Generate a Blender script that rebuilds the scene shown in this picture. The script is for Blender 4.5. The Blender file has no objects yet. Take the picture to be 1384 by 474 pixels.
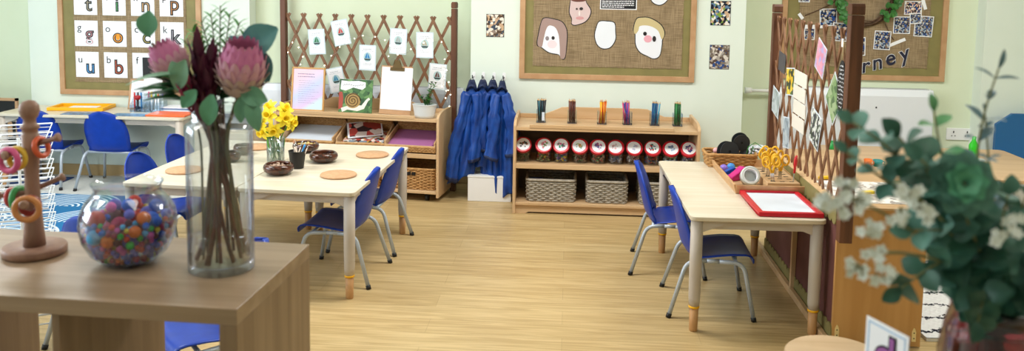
import bpy, math, random
from mathutils import Matrix, Vector
R = random.Random(7)
PI = math.pi
scene = bpy.context.scene
COL = scene.collection

# ---------------------------------------------------------------- camera
cam = bpy.data.objects.new('camera', bpy.data.cameras.new('camera'))
COL.objects.link(cam)
PITCH, ROLL, PSI, CAMH, FPX = 0.099, 0.016, 0.066, 1.623, 1150.0
_f = Vector((0, math.cos(PITCH), -math.sin(PITCH)))
_u = Vector((0, math.sin(PITCH), math.cos(PITCH)))
_r = Vector((1, 0, 0))
_R = math.cos(ROLL) * _r + math.sin(ROLL) * _u
_U = -math.sin(ROLL) * _r + math.cos(ROLL) * _u
_Z = Matrix.Rotation(PSI, 3, 'Z')
_R, _U, _F = _Z @ _R, _Z @ _U, _Z @ _f
cam.matrix_world = Matrix(((_R.x, _U.x, -_F.x, 0), (_R.y, _U.y, -_F.y, 0), (_R.z, _U.z, -_F.z, CAMH), (0, 0, 0, 1)))
cam.data.sensor_width = 36
cam.data.lens = FPX / 1384 * 36
cam.data.shift_y = -(237 - 83.3) / 1384
cam.data.dof.use_dof = True
cam.data.dof.focus_distance = 5.0
cam.data.dof.aperture_fstop = 3.4
cam.data.clip_start = 0.05
scene.camera = cam

# ---------------------------------------------------------------- world, lights, exposure
world = bpy.data.worlds.new('world'); scene.world = world
world.use_nodes = True
world.node_tree.nodes['Background'].inputs[0].default_value = (0.75, 0.85, 1, 1)
world.node_tree.nodes['Background'].inputs[1].default_value = 0.6
scene.view_settings.view_transform = 'Standard'
scene.view_settings.look = 'None'
scene.view_settings.gamma = 1
scene.view_settings.use_curve_mapping = False
scene.view_settings.exposure = 0.27

def area(name, loc, rot, sx, sy, power, color):
    l = bpy.data.lights.new(name, 'AREA'); l.shape = 'RECTANGLE'
    l.size, l.size_y, l.energy, l.color = sx, sy, power, color
    o = bpy.data.objects.new(name, l); o.location = loc; o.rotation_euler = rot
    COL.objects.link(o); return o
CEIL = 2.8
for i, (x, y, pw) in enumerate(((-3.2, 1.2, 9), (-3.2, 4.4, 40), (-.4, 1.2, 3), (-.4, 4.4, 42), (2.2, 1.2, 2), (2.2, 4.4, 34))):
    area('ceiling_panel_light', (x, y, CEIL - .05), (0, 0, 0), 1.2, .6, pw, (1, .995, .975))
area('window_light', (-5.1, 2.6, 1.7), (0, -PI / 2, 0), 1.3, 3.0, 85, (.84, .93, 1))

# ---------------------------------------------------------------- helpers
def lin(c):
    c = c.lstrip('#'); o = []
    for i in (0, 2, 4):
        v = int(c[i:i + 2], 16) / 255
        o.append(v / 12.92 if v <= .04045 else ((v + .055) / 1.055) ** 2.4)
    return (*o, 1)

MATS = {}
def mat(name, color, rough=.5, metal=0, spec=.5, emit=None, trans=0, ior=1.45, coat=0):
    if name in MATS: return MATS[name]
    m = bpy.data.materials.new(name); m.use_nodes = True
    b = m.node_tree.nodes['Principled BSDF']
    b.inputs['Base Color'].default_value = lin(color)
    b.inputs['Roughness'].default_value = rough
    b.inputs['Metallic'].default_value = metal
    b.inputs['Specular IOR Level'].default_value = spec
    b.inputs['IOR'].default_value = ior
    if trans: b.inputs['Transmission Weight'].default_value = trans
    if coat: b.inputs['Coat Weight'].default_value = coat
    if emit:
        b.inputs['Emission Color'].default_value = lin(color); b.inputs['Emission Strength'].default_value = emit
    MATS[name] = m
    return m

def nodes(m):
    t = m.node_tree; return t, t.nodes, t.links, t.nodes['Principled BSDF']

def noisy(name, c1, c2, scale=(5, 5, 5), rough=.5, detail=4, bump=0, spec=.5, lo=.35, hi=.65, coat=0, dist=0):
    """two colours mixed by a stretched noise: wood grain, fabric, skin of a leaf"""
    if name in MATS: return MATS[name]
    m = mat(name, c1, rough, spec=spec, coat=coat); t, n, l, b = nodes(m)
    tc = n.new('ShaderNodeTexCoord'); mp = n.new('ShaderNodeMapping'); mp.inputs['Scale'].default_value = scale
    nz = n.new('ShaderNodeTexNoise'); nz.inputs['Scale'].default_value = 1; nz.inputs['Detail'].default_value = detail
    nz.inputs['Distortion'].default_value = dist
    cr = n.new('ShaderNodeValToRGB')
    cr.color_ramp.elements[0].position = lo; cr.color_ramp.elements[1].position = hi
    cr.color_ramp.elements[0].color = lin(c1); cr.color_ramp.elements[1].color = lin(c2)
    l.new(tc.outputs['Object'], mp.inputs[0]); l.new(mp.outputs[0], nz.inputs[0]); l.new(nz.outputs[0], cr.inputs[0])
    l.new(cr.outputs[0], b.inputs['Base Color'])
    if bump:
        bp = n.new('ShaderNodeBump'); bp.inputs['Strength'].default_value = bump; bp.inputs['Distance'].default_value = .01
        l.new(nz.outputs[0], bp.inputs['Height']); l.new(bp.outputs[0], b.inputs['Normal'])
    return m

def glass(name, color='#ffffff', rough=0.0, ior=1.45, rim='#b9c6d6', edge=.55):
    """clear glass whose shadows let light through"""
    if name in MATS: return MATS[name]
    m = mat(name, color, rough); t, n, l, b = nodes(m); out = n['Material Output']
    tr = n.new('ShaderNodeBsdfTransparent'); gl = n.new('ShaderNodeBsdfGlossy'); gl.inputs['Roughness'].default_value = .03 + rough
    lw = n.new('ShaderNodeLayerWeight'); lw.inputs['Blend'].default_value = .35; mr = n.new('ShaderNodeMapRange'); mx = n.new('ShaderNodeMixShader')
    mr.inputs[3].default_value = .04; mr.inputs[4].default_value = edge
    cr = n.new('ShaderNodeValToRGB'); cr.color_ramp.elements[0].color = lin(color); cr.color_ramp.elements[0].position = .35; cr.color_ramp.elements[1].color = lin(rim); cr.color_ramp.elements[1].position = .95
    l.new(lw.outputs['Facing'], cr.inputs[0]); l.new(cr.outputs[0], tr.inputs[0])
    l.new(lw.outputs['Facing'], mr.inputs[0]); l.new(mr.outputs[0], mx.inputs[0]); l.new(tr.outputs[0], mx.inputs[1]); l.new(gl.outputs[0], mx.inputs[2]); l.new(mx.outputs[0], out.inputs[0])
    return m

class G:
    """collects shapes, links them as one mesh object"""
    def __init__(s): s.v, s.f, s.mi, s.sm, s.cur, s.M = [], [], [], [], 0, Matrix()
    def add(s, vs, fs, smooth=False):
        o = len(s.v); s.v += [tuple(s.M @ Vector(v)) for v in vs]
        for f in fs: s.f.append([o + i for i in f]); s.mi.append(s.cur); s.sm.append(smooth)
        return s
    def at(s, x=0, y=0, z=0, rz=0, rx=0, ry=0):
        s.M = Matrix.Translation((x, y, z)) @ Matrix.Rotation(rz, 4, 'Z') @ Matrix.Rotation(rx, 4, 'X') @ Matrix.Rotation(ry, 4, 'Y'); return s
    def m(s, i): s.cur = i; return s
    def bx(s, x0, x1, y0, y1, z0, z1):
        return s.add([(x, y, z) for x in (x0, x1) for y in (y0, y1) for z in (z0, z1)],
                     [(0, 1, 3, 2), (4, 6, 7, 5), (0, 4, 5, 1), (2, 3, 7, 6), (0, 2, 6, 4), (1, 5, 7, 3)])
    def tube(s, pts, r, n=8, closed=False, caps=True, flat=1):
        pts = [Vector(p) for p in pts]; k = len(pts); rr = r if isinstance(r, (list, tuple)) else [r] * k
        vs, fs = [], []; up = None
        for i, p in enumerate(pts):
            if closed: d = pts[(i + 1) % k] - pts[i - 1]
            else: d = pts[min(i + 1, k - 1)] - pts[max(i - 1, 0)]
            d = d.normalized() if d.length > 1e-9 else Vector((0, 0, 1))
            if up is None: up = Vector((0, 0, 1)) if abs(d.z) < .9 else Vector((1, 0, 0))
            a = (up - d * up.dot(d)); a = a.normalized() if a.length > 1e-6 else d.orthogonal().normalized()
            up = a; b = d.cross(a)
            for j in range(n):
                t = 2 * PI * j / n; vs.append(p + rr[i] * (math.cos(t) * a + flat * math.sin(t) * b))
        for i in range(k if closed else k - 1):
            for j in range(n):
                a0, a1 = i * n + j, i * n + (j + 1) % n; i2 = (i + 1) % k
                fs.append((a0, a1, i2 * n + (j + 1) % n, i2 * n + j))
        s.add(vs, fs, True)
        if caps and not closed: s.add(vs[:n], [tuple(range(n))[::-1]]); s.add(vs[-n:], [tuple(range(n))])
        return s
    def cyl(s, p0, p1, r0, r1=None, n=16): return s.tube([p0, p1], [r0, r0 if r1 is None else r1], n)
    def lathe(s, prof, n=28, c=(0, 0, 0), smooth=True, sx=1, sy=1):
        vs, fs = [], []
        for r, z in prof:
            for j in range(n):
                t = 2 * PI * j / n; vs.append((c[0] + r * math.cos(t) * sx, c[1] + r * math.sin(t) * sy, c[2] + z))
        for i in range(len(prof) - 1):
            for j in range(n):
                fs.append((i * n + j, i * n + (j + 1) % n, (i + 1) * n + (j + 1) % n, (i + 1) * n + j))
        s.add(vs, fs, smooth)
        if prof[0][0] > 1e-4: s.add(vs[:n], [tuple(range(n))[::-1]])
        if prof[-1][0] > 1e-4 and prof[-1] != prof[0]: s.add(vs[-n:], [tuple(range(n))])
        return s
    def prism(s, poly, h0, h1, plane='xz'):
        """polygon extruded: plane xz -> depth along y from h0 to h1; xy -> along z; yz -> along x"""
        k = len(poly)
        def q(p, h): return {'xz': (p[0], h, p[1]), 'xy': (p[0], p[1], h), 'yz': (h, p[0], p[1])}[plane]
        vs = [q(p, h0) for p in poly] + [q(p, h1) for p in poly]
        return s.add(vs, [tuple(range(k)), tuple(range(k, 2 * k))[::-1]] + [(i, (i + 1) % k, k + (i + 1) % k, k + i) for i in range(k)])
    def grid(s, fn, nu, nv, smooth=True, closeu=False):
        vs = [fn(i / nu, j / nv) for j in range(nv + 1) for i in range(nu + (0 if closeu else 1))]
        w = nu if closeu else nu + 1; fs = []
        for j in range(nv):
            for i in range(nu):
                i2 = (i + 1) % w; fs.append((j * w + i, j * w + i2, (j + 1) * w + i2, (j + 1) * w + i))
        return s.add(vs, fs, smooth)
    def sph(s, c, r, n=10, sz=1):
        pr = [(max(r * math.sin(PI * i / (n // 2 + 1)), 1e-5), -r * sz * math.cos(PI * i / (n // 2 + 1))) for i in range(n // 2 + 2)]
        return s.lathe(pr, n, c)
    def obj(s, name, mats, parent=None, loc=(0, 0, 0), rz=0, bevel=0, solid=0, fix=True, seg=2):
        me = bpy.data.meshes.new(name); me.from_pydata(s.v, [], s.f)
        if not isinstance(mats, (list, tuple)): mats = [mats]
        for x in mats: me.materials.append(x)
        me.polygons.foreach_set('material_index', [min(i, len(mats) - 1) for i in s.mi])
        me.polygons.foreach_set('use_smooth', s.sm)
        me.update()
        if fix:
            import bmesh
            b = bmesh.new(); b.from_mesh(me); bmesh.ops.remove_doubles(b, verts=b.verts, dist=1e-6)
            bmesh.ops.recalc_face_normals(b, faces=b.faces); b.to_mesh(me); b.free()
        o = bpy.data.objects.new(name, me); COL.objects.link(o)
        o.location = loc; o.rotation_euler = (0, 0, rz)
        if parent is not None: o.parent = parent
        if solid:
            md = o.modifiers.new('solid', 'SOLIDIFY'); md.thickness = solid; md.offset = 0
        if bevel:
            md = o.modifiers.new('bevel', 'BEVEL'); md.width = bevel; md.segments = seg; md.limit_method = 'ANGLE'; md.angle_limit = .6
        return o

def thing(name, label, cat, loc=(0, 0, 0), rz=0, group=None):
    o = bpy.data.objects.new(name, None); COL.objects.link(o); o.empty_display_size = .05
    o.location = loc; o.rotation_euler = (0, 0, rz); o['label'] = label; o['category'] = cat
    if group: o['group'] = group
    return o
def tag(o, label, cat, group=None, kind=None):
    o['label'] = label; o['category'] = cat
    if group: o['group'] = group
    if kind: o['kind'] = kind
    return o
def struct(o): o['kind'] = 'structure'; return o
def copy_tree(root, loc=None, rz=None, label=None, group=None):
    r = root.copy(); COL.objects.link(r)
    for ch in root.children:
        c = ch.copy(); COL.objects.link(c); c.parent = r
        for g in ch.children:
            d = g.copy(); COL.objects.link(d); d.parent = c
    if loc is not None: r.location = loc
    if rz is not None: r.rotation_euler = (0, 0, rz)
    if label: r['label'] = label
    if group: r['group'] = group
    return r

def text(name, body, size, m, M, parent=None, depth=.001, bold=0):
    cu = bpy.data.curves.new(name, 'FONT'); cu.body = body; cu.size = size; cu.extrude = depth; cu.offset = bold
    cu.align_x = 'CENTER'; cu.align_y = 'CENTER'
    t = bpy.data.objects.new(name, cu); COL.objects.link(t)
    bpy.context.view_layer.update()
    me = bpy.data.meshes.new_from_object(t.evaluated_get(bpy.context.evaluated_depsgraph_get()))
    bpy.data.objects.remove(t); bpy.data.curves.remove(cu)
    me.materials.clear(); me.materials.append(m); me.transform(M)
    o = bpy.data.objects.new(name, me); COL.objects.link(o)
    if parent is not None: o.parent = parent
    return o
def wallM(x, y, z, rot=0, rz=0):
    """text lying in an upright plane facing -y, turned by rot in that plane"""
    return Matrix.Translation((x, y, z)) @ Matrix.Rotation(rz, 4, 'Z') @ Matrix.Rotation(PI / 2, 4, 'X') @ Matrix.Rotation(rot, 4, 'Z')

# ---------------------------------------------------------------- materials
M_pillar = noisy('wall_pale', '#dde8de', '#e1ebe2', (3, 3, 3), .75, bump=.02, spec=.2)
M_recess = noisy('wall_green', '#dde8cd', '#e1ebd2', (3, 3, 3), .75, bump=.02, spec=.2)  # recess walls in a greener tone than the pillars
M_ceil = mat('ceiling_white', '#efefea', .8)
M_maple = noisy('maple', '#d3b28a', '#c7a378', (1.2, 14, 14), .38, 5, bump=.03, dist=.4)
M_maplev = noisy('maple_upright', '#d3b28a', '#c7a378', (14, 14, 1.2), .38, 5, bump=.03, dist=.4)
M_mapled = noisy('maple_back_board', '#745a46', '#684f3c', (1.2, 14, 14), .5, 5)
M_honey = noisy('honey_ply', '#c9995f', '#bb8a50', (16, 16, 1.0), .4, 6, bump=.03, dist=.5)
M_top = noisy('table_laminate', '#dbd1be', '#d1c5ad', (2, 26, 26), .33, 6, dist=.3)
M_leg = mat('table_leg_paint', '#bdb2a6', .4)
M_foot = noisy('leg_wood', '#c39462', '#b38350', (18, 18, 2), .45)
M_yel = mat('yellow_plastic', '#f2b417', .4)
M_blue = noisy('blue_plastic', '#0a3ba8', '#08369c', (20, 20, 20), .36, spec=.45)
M_tube = mat('grey_tube', '#b3bcc6', .32, metal=.2)
M_black = mat('black_plastic', '#141416', .45)
M_kal = noisy('grey_oak', '#a58c72', '#8d755b', (1.0, 22, 22), .36, 7, bump=.02, dist=.6)  # lighter than the uprights, light on the top put into the colour
M_kalv = noisy('grey_oak_upright_shaded', '#967d62', '#7c644c', (22, 22, 1.0), .4, 7, bump=.02, dist=.6)  # darker copy of the oak, shade inside the cubes put into the colour
M_trel = noisy('trellis_wood', '#8c6446', '#724e37', (20, 20, 20), .55, 5, bump=.1)
M_post = noisy('post_wood', '#6f4630', '#553423', (30, 30, 2.2), .5, 5, bump=.1)
M_frame = noisy('board_frame_wood', '#c39c76', '#b58c66', (12, 12, 12), .45)
M_olive = noisy('olive_paper', '#8a8150', '#80784a', (9, 9, 9), .6)
M_maroon = noisy('maroon_paper', '#6f4341', '#633937', (9, 9, 9), .7)
M_white = mat('white_paint', '#f0f1f2', .4)
M_rad = mat('radiator_white', '#e6ebf3', .4)
M_paper = mat('paper_white', '#f3f5fb', .55)
M_paperb = mat('paper_cool', '#dce6f2', .4)
M_ink = mat('ink_black', '#15151b', .5)
M_inkg = mat('ink_grey', '#8b92a3', .6)
M_red = mat('red_plastic', '#c3172b', .3)
M_glass = glass('clear_glass', '#f4fbff')
M_thin = glass('clear_acrylic', '#f6fbff', .02, 1.2)
M_water = glass('water', '#f7f2e4', 0, 1.33, '#e4dcc8', .3)
M_bowlwood = noisy('dark_turned_wood', '#5a2c17', '#2b130b', (30, 30, 60), .22, 5, coat=.4)
M_disc = noisy('cork_mat', '#c9a07a', '#bd926b', (60, 60, 60), .6)
M_wick = noisy('grey_wicker', '#b0a798', '#8f8678', (60, 60, 60), .7)
M_wickb = noisy('honey_wicker', '#c89a62', '#a97a44', (60, 60, 60), .6)
M_green = noisy('leaf_green', '#3f7a34', '#2d5f28', (30, 30, 30), .45)
M_chrome = mat('chrome', '#c9c9c9', .2, metal=1)

def floor_mat():
    m = mat('vinyl_planks', '#c9ad7c', .36); t, n, l, b = nodes(m)
    tc = n.new('ShaderNodeTexCoord')
    br = n.new('ShaderNodeTexBrick'); br.inputs['Scale'].default_value = 1; br.inputs['Brick Width'].default_value = 1.25
    br.inputs['Row Height'].default_value = .155; br.inputs['Mortar Size'].default_value = .0011; br.inputs['Mortar Smooth'].default_value = 1
    br.inputs['Color1'].default_value = lin('#cdb484'); br.inputs['Color2'].default_value = lin('#c2a776'); br.inputs['Mortar'].default_value = lin('#9a8259')
    mp = n.new('ShaderNodeMapping'); mp.inputs['Scale'].default_value = (2.2, 38, 1)
    nz = n.new('ShaderNodeTexNoise'); nz.inputs['Scale'].default_value = 1; nz.inputs['Detail'].default_value = 8; nz.inputs['Distortion'].default_value = 1.2
    cr = n.new('ShaderNodeValToRGB'); cr.color_ramp.elements[0].position = .38; cr.color_ramp.elements[1].position = .62
    cr.color_ramp.elements[0].color = (.66, .60, .50, 1); cr.color_ramp.elements[1].color = (1, 1, 1, 1)
    mx = n.new('ShaderNodeMixRGB'); mx.blend_type = 'MULTIPLY'; mx.inputs[0].default_value = .7
    l.new(tc.outputs['Object'], br.inputs[0]); l.new(tc.outputs['Object'], mp.inputs[0]); l.new(mp.outputs[0], nz.inputs[0])
    l.new(nz.outputs[0], cr.inputs[0]); l.new(br.outputs[0], mx.inputs[1]); l.new(cr.outputs[0], mx.inputs[2]); l.new(mx.outputs[0], b.inputs['Base Color'])
    return m
M_floor = floor_mat()
M_carpet = noisy('grey_carpet', '#cfd0cb', '#c2c3be', (90, 90, 90), .9, spec=.1)

def weave_mat(name, c1, c2, sc=260):
    m = mat(name, c1, .85, spec=.1); t, n, l, b = nodes(m)
    tc = n.new('ShaderNodeTexCoord'); outs = []
    for ax, s2 in (((sc, sc, 9), 1), ((9, 9, sc), 1)):
        mp = n.new('ShaderNodeMapping'); mp.inputs['Scale'].default_value = ax
        nz = n.new('ShaderNodeTexNoise'); nz.inputs['Scale'].default_value = 1; nz.inputs['Detail'].default_value = 2
        l.new(tc.outputs['Object'], mp.inputs[0]); l.new(mp.outputs[0], nz.inputs[0]); outs.append(nz)
    ad = n.new('ShaderNodeMath'); ad.operation = 'ADD'; l.new(outs[0].outputs[0], ad.inputs[0]); l.new(outs[1].outputs[0], ad.inputs[1])
    n3 = n.new('ShaderNodeTexNoise'); n3.inputs['Scale'].default_value = 7; l.new(tc.outputs['Object'], n3.inputs[0])
    ad2 = n.new('ShaderNodeMath'); ad2.operation = 'MULTIPLY_ADD'; ad2.inputs[1].default_value = .5; l.new(n3.outputs[0], ad2.inputs[0]); l.new(ad.outputs[0], ad2.inputs[2])
    cr = n.new('ShaderNodeValToRGB'); cr.color_ramp.elements[0].position = .95; cr.color_ramp.elements[1].position = 1.0
    mr = n.new('ShaderNodeMapRange'); mr.inputs[1].default_value = .85; mr.inputs[2].default_value = 1.6
    cr.color_ramp.elements[0].position = .25; cr.color_ramp.elements[1].position = .75
    cr.color_ramp.elements[0].color = lin(c2); cr.color_ramp.elements[1].color = lin(c1)
    l.new(ad2.outputs[0], mr.inputs[0]); l.new(mr.outputs[0], cr.inputs[0]); l.new(cr.outputs[0], b.inputs['Base Color'])
    return m
M_burlap = weave_mat('burlap', '#a18d70', '#7d6b52')

# ================================================================ ROOM SHELL
YP, YL, YR = 6.2, 6.42, 6.55      # pillar face, left pillar face, recess face
g = G(); g.bx(-2.55, 4.3, -2.2, 6.7, -.05, 0)
struct(g.obj('floor', M_floor))
g = G(); g.bx(-5.25, -2.55, -2.2, 6.7, -.05, .002)
struct(g.obj('floor_carpet', M_carpet))
g = G(); g.bx(-5.3, 4.3, YR, YR + .15, 0, CEIL); struct(g.obj('wall_back', M_recess))
g = G(); g.bx(-.715, 1.265, YP, YR, 0, CEIL); struct(g.obj('wall_pillar_middle', M_pillar))
g = G(); g.bx(-4.24, -2.46, YL, YR, 0, CEIL); struct(g.obj('wall_pillar_left', M_pillar))
g = G(); g.bx(3.03, 4.3, YL, YR, 0, CEIL); struct(g.obj('wall_pillar_right', M_pillar))
g = G(); g.bx(-5.4, -5.25, -2.2, .3, 0, CEIL); g.bx(-5.4, -5.25, 4.1, 6.7, 0, CEIL); g.bx(-5.4, -5.25, .3, 4.1, 0, .95); g.bx(-5.4, -5.25, .3, 4.1, 2.45, CEIL)
struct(g.obj('wall_left', M_pillar))
g = G(); g.bx(4.2, 4.35, -2.2, 6.7, 0, CEIL); struct(g.obj('wall_right', M_recess))
g = G(); g.bx(-5.4, 4.35, -2.35, -2.2, 0, CEIL); struct(g.obj('wall_front', M_pillar))
g = G(); g.bx(-5.4, 4.35, -2.35, 6.7, CEIL, CEIL + .1); struct(g.obj('ceiling', M_ceil))
g = G()
for a, b in ((.3, .36), (1.55, 1.61), (2.8, 2.86), (4.04, 4.1)): g.bx(-5.36, -5.29, a, b, .95, 2.45)
g.bx(-5.36, -5.29, .3, 4.1, .95, 1.01); g.bx(-5.36, -5.29, .3, 4.1, 2.39, 2.45)
struct(g.obj('window_1', M_white, bevel=.004))
M_skirt = mat('skirting_vinyl', '#b99c6c', .5)
g = G(); g.prism([(-.735, 0), (-.735, .09), (-.715, .1), (-.715, 0)], YP - .012, YP, 'xz')
g = G(); g.bx(-.73, 1.28, YP - .012, YP, 0, .09); struct(g.obj('baseboard_middle', M_skirt, bevel=.004))
g = G(); g.bx(-2.46, -.73, YR - .012, YR, 0, .09); struct(g.obj('baseboard_left', M_skirt, bevel=.004))
g = G(); g.bx(1.28, 3.03, YR - .012, YR, 0, .09); struct(g.obj('baseboard_right', M_skirt, bevel=.004))
g = G(); g.bx(-4.24, -2.46, YL - .012, YL, 0, .09); struct(g.obj('baseboard_far_left', M_skirt, bevel=.004))
for i, (x, y) in enumerate(((-3.2, 1.2), (-3.2, 4.4), (-.4, 1.2), (-.4, 4.4), (2.2, 1.2), (2.2, 4.4))):
    side = ('left', 'middle', 'right')[i // 2]; t = thing('ceiling_light', 'flush rectangular ceiling light panel, %s row, %s the camera' % (side, 'nearest' if i % 2 == 0 else 'beyond'), 'light', (x, y, CEIL), 0, 'ceiling light panels')
    g = G(); g.bx(-.62, .62, -.32, -.3, -.03, 0); g.bx(-.62, .62, .3, .32, -.03, 0); g.bx(-.62, -.6, -.3, .3, -.03, 0); g.bx(.6, .62, -.3, .3, -.03, 0)
    g.obj('frame', M_white, t)
    g = G(); g.bx(-.6, .6, -.3, .3, -.02, -.005); g.obj('diffuser', mat('light_diffuser', '#fff8ea', .5, emit=2.0), t)

# ================================================================ KALLAX-LIKE CUBE SHELF IN THE FOREGROUND
def cube_shelf():
    t = thing('cube_shelf', 'grey oak cube shelf unit in the left foreground, its top holding the vase and fishbowl', 'shelf', (-.682, 1.684, 0), -.04)
    W, D, H = 1.52, .445, .92
    G().bx(-W, 0, 0, D, H - .036, H).obj('top', M_kal, t, bevel=.0015)
    G().bx(-W, 0, 0, D, 0, .036).obj('base', M_kal, t, bevel=.0015)
    G().bx(-.04, 0, 0, D, .036, H - .036).obj('side_panel', M_kalv, t, bevel=.0015)
    G().bx(-W, -W + .04, 0, D, .036, H - .036).obj('side_panel', M_kalv, t, bevel=.0015)
    for k in range(1, 4):
        x = -.04 - k * .362 + .0
        for z0, z1 in ((.036, .45), (.468, H - .036)):
            G().bx(x - .018, x, .004, D - .004, z0, z1).obj('divider', M_kalv, t, bevel=.001)
    G().bx(-W + .04, -.04, .004, D - .004, .45, .468).obj('shelf', M_kal, t, bevel=.001)
    return t
cube_shelf()

# ================================================================ CHAIRS
def arc(pts, rad, n=5):
    """round the inner corners of a polyline"""
    P = [Vector(p) for p in pts]; out = [P[0]]
    for i in range(1, len(P) - 1):
        a, b, c = P[i - 1], P[i], P[i + 1]
        r = min(rad, (a - b).length * .48, (c - b).length * .48)
        s, e = b + (a - b).normalized() * r, b + (c - b).normalized() * r
        for k in range(n + 1):
            u = k / n; out.append((1 - u) ** 2 * s + 2 * u * (1 - u) * b + u * u * e)
    out.append(P[-1]); return out

def chair_point(t, s):
    # t 0..1 from the seat lip to the top of the backrest, s -1..1 across
    P = [(.198, .262), (.193, .286), (.170, .299), (.09, .298), (.03, .291), (-.03, .281), (-.08, .276), (-.115, .288), (-.138, .325), (-.152, .375), (-.165, .435), (-.179, .495), (-.193, .55), (-.207, .595)]
    k = t * (len(P) - 1); i = min(int(k), len(P) - 2); u = k - i
    y = P[i][0] * (1 - u) + P[i + 1][0] * u; z = P[i][1] * (1 - u) + P[i + 1][1] * u
    w = .160 + .012 * math.sin(min(t / .55, 1) * PI) if t < .55 else .160 + .010 * math.sin((t - .55) / .45 * PI)
    if t > .70: w *= max(0.0008, 1 - ((t - .70) / .3002) ** 2.8) ** .5
    if t < .12: w *= .86 + .14 * (t / .12) ** .6
    c = abs(s) ** 2.2
    if t < .45: z += .012 * c * min(1, t / .15); 
    else: y += .05 * c * min(1, (t - .45) / .12) * (1 - .5 * max(0, (t - .7) / .3))
    return (w * s, y, z)

def make_chair():
    t = thing('nursery_chair', 'x', 'chair')
    g = G(); g.grid(lambda a, b: chair_point(b * .545, a * 2 - 1), 12, 16); g.obj('seat', M_blue, t, solid=.006)
    g = G(); g.grid(lambda a, b: chair_point(.53 + .47 * (1 - (1 - b) ** 1.8), a * 2 - 1), 12, 18); g.obj('backrest', M_blue, t, solid=.006)
    for s in (-1, 1):
        rear = arc([(s * .207, -.205, .012), (s * .172, -.125, .272), (s * .168, .0, .276)], .05)
        front = arc([(s * .205, .195, .012), (s * .17, .145, .272), (s * .168, .0, .276)], .05)
        a = G().tube(rear[:-1] + [Vector((s * .168, -.03, .276))], .0105, 10).obj('leg', M_tube, t)
        b = G().tube(front[:-1] + [Vector((s * .168, .03, .276))], .0105, 10).obj('leg', M_tube, t)
        G().cyl((s * .168, -.03, .276), (s * .168, .03, .276), .0105, n=10).obj('seat_rail', M_tube, t)
        G().cyl((s * .2086, -.2087, 0), (s * .206, -.2027, .02), .013, n=10).obj('foot_cap', M_black, a)
        G().cyl((s * .2065, .1973, 0), (s * .204, .1935, .02), .013, n=10).obj('foot_cap', M_black, b)
    for y in (-.09, .11):
        G().cyl((-.17, y, .274), (.17, y, .274), .009, n=8).obj('stretcher', M_tube, t)
    return t
chair0 = make_chair(); CH = [chair0, True]
def place_chair(x, y, rz, label):
    c = chair0 if CH[1] else copy_tree(chair0); CH[1] = False
    c.location = (x, y, 0); c.rotation_euler = (0, 0, rz); c['label'] = label; c['group'] = 'blue plastic nursery chairs'
place_chair(.725, 4.215, -PI / 2 - .03, 'blue plastic chair tucked under the right-hand table, nearer of the two')
place_chair(.595, 4.775, -PI / 2 - .1, 'blue plastic chair tucked under the right-hand table, farther of the two, nearest the jars')
place_chair(-1.20, 4.44, PI / 2 - .06, 'blue plastic chair at the right side of the daffodil table, nearer of the pair')
place_chair(-1.172, 4.965, PI / 2 - .06, 'blue plastic chair at the right side of the daffodil table, farther of the pair')
place_chair(-1.31, 3.03, 2.28, 'blue plastic chair directly behind the cube shelf, to the right of the flower vase')
place_chair(-1.98, 3.55, -.15, 'blue plastic chair behind the cube shelf, seen through its left opening')
place_chair(-2.27, 4.60, -PI / 2 - .06, 'blue plastic chair at the left side of the daffodil table, nearer one')
place_chair(-2.31, 5.16, -PI / 2 - .06, 'blue plastic chair at the left side of the daffodil table, farther one')
place_chair(-3.93, 6.14, .0, 'blue plastic chair at the back writing table, left one seen behind the white wire rack')
place_chair(-3.40, 6.13, .0, 'blue plastic chair at the back writing table, right one nearer the orange tray')

# ================================================================ TABLES
def rrect(x0, x1, y0, y1, r, n=5):
    o = []
    for cx, cy, a in ((x1 - r, y0 + r, -PI / 2), (x1 - r, y1 - r, 0), (x0 + r, y1 - r, PI / 2), (x0 + r, y0 + r, PI)):
        for k in range(n + 1): t = a + k / n * PI / 2; o.append((cx + r * math.cos(t), cy + r * math.sin(t)))
    return o
def make_table(W, L, H, label, x, y, rz, group=None):
    t = thing('nursery_table', label, 'table', (x, y, 0), rz, group)
    G().prism(rrect(0, W, 0, L, .03), H - .02, H, 'xy').obj('tabletop', M_top, t, bevel=.003)
    g = G(); i = .045
    g.bx(i, W - i, i - .01, i + .008, H - .065, H - .02); g.bx(i, W - i, L - i - .008, L - i + .01, H - .065, H - .02)
    g.bx(i - .01, i + .008, i, L - i, H - .065, H - .02); g.bx(W - i - .008, W - i + .01, i, L - i, H - .065, H - .02)
    g.obj('apron', M_leg, t, bevel=.002)
    for sx, sy in ((0, 0), (1, 0), (0, 1), (1, 1)):
        cx, cy = (W - .035 if sx else .035), (L - .035 if sy else .035)
        dx, dy = (-1 if sx else 1), (-1 if sy else 1)
        g = G(); g.lathe([(.0235, .12), (.027, .16), (.0285, .3), (.0285, H - .021)], 20, (cx, cy, 0))
        # triangular corner brackets
        g.prism([(cx, H - .021), (cx + dx * .16, H - .021), (cx + dx * .11, H - .045), (cx, H - .085)], cy - .014, cy + .014, 'xz')
        g.prism([(cy, H - .021), (cy + dy * .16, H - .021), (cy + dy * .11, H - .045), (cy, H - .085)], cx - .014, cx + .014, 'yz')
        lg = g.obj('leg', M_leg, t)
        G().lathe([(.0245, .112), (.0255, .116), (.0245, .122)], 20, (cx, cy, 0)).obj('ring', M_yel, lg)
        G().lathe([(.018, 0), (.0195, .004), (.0215, .112)], 20, (cx, cy, 0)).obj('foot', M_foot, lg)
    return t
HT = .55
make_table(.615, 1.20, HT, 'cream nursery table on the right holding the craft tray and red framed board', .575, 3.835, .022, 'cream nursery tables')
LA = -.047
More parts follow.
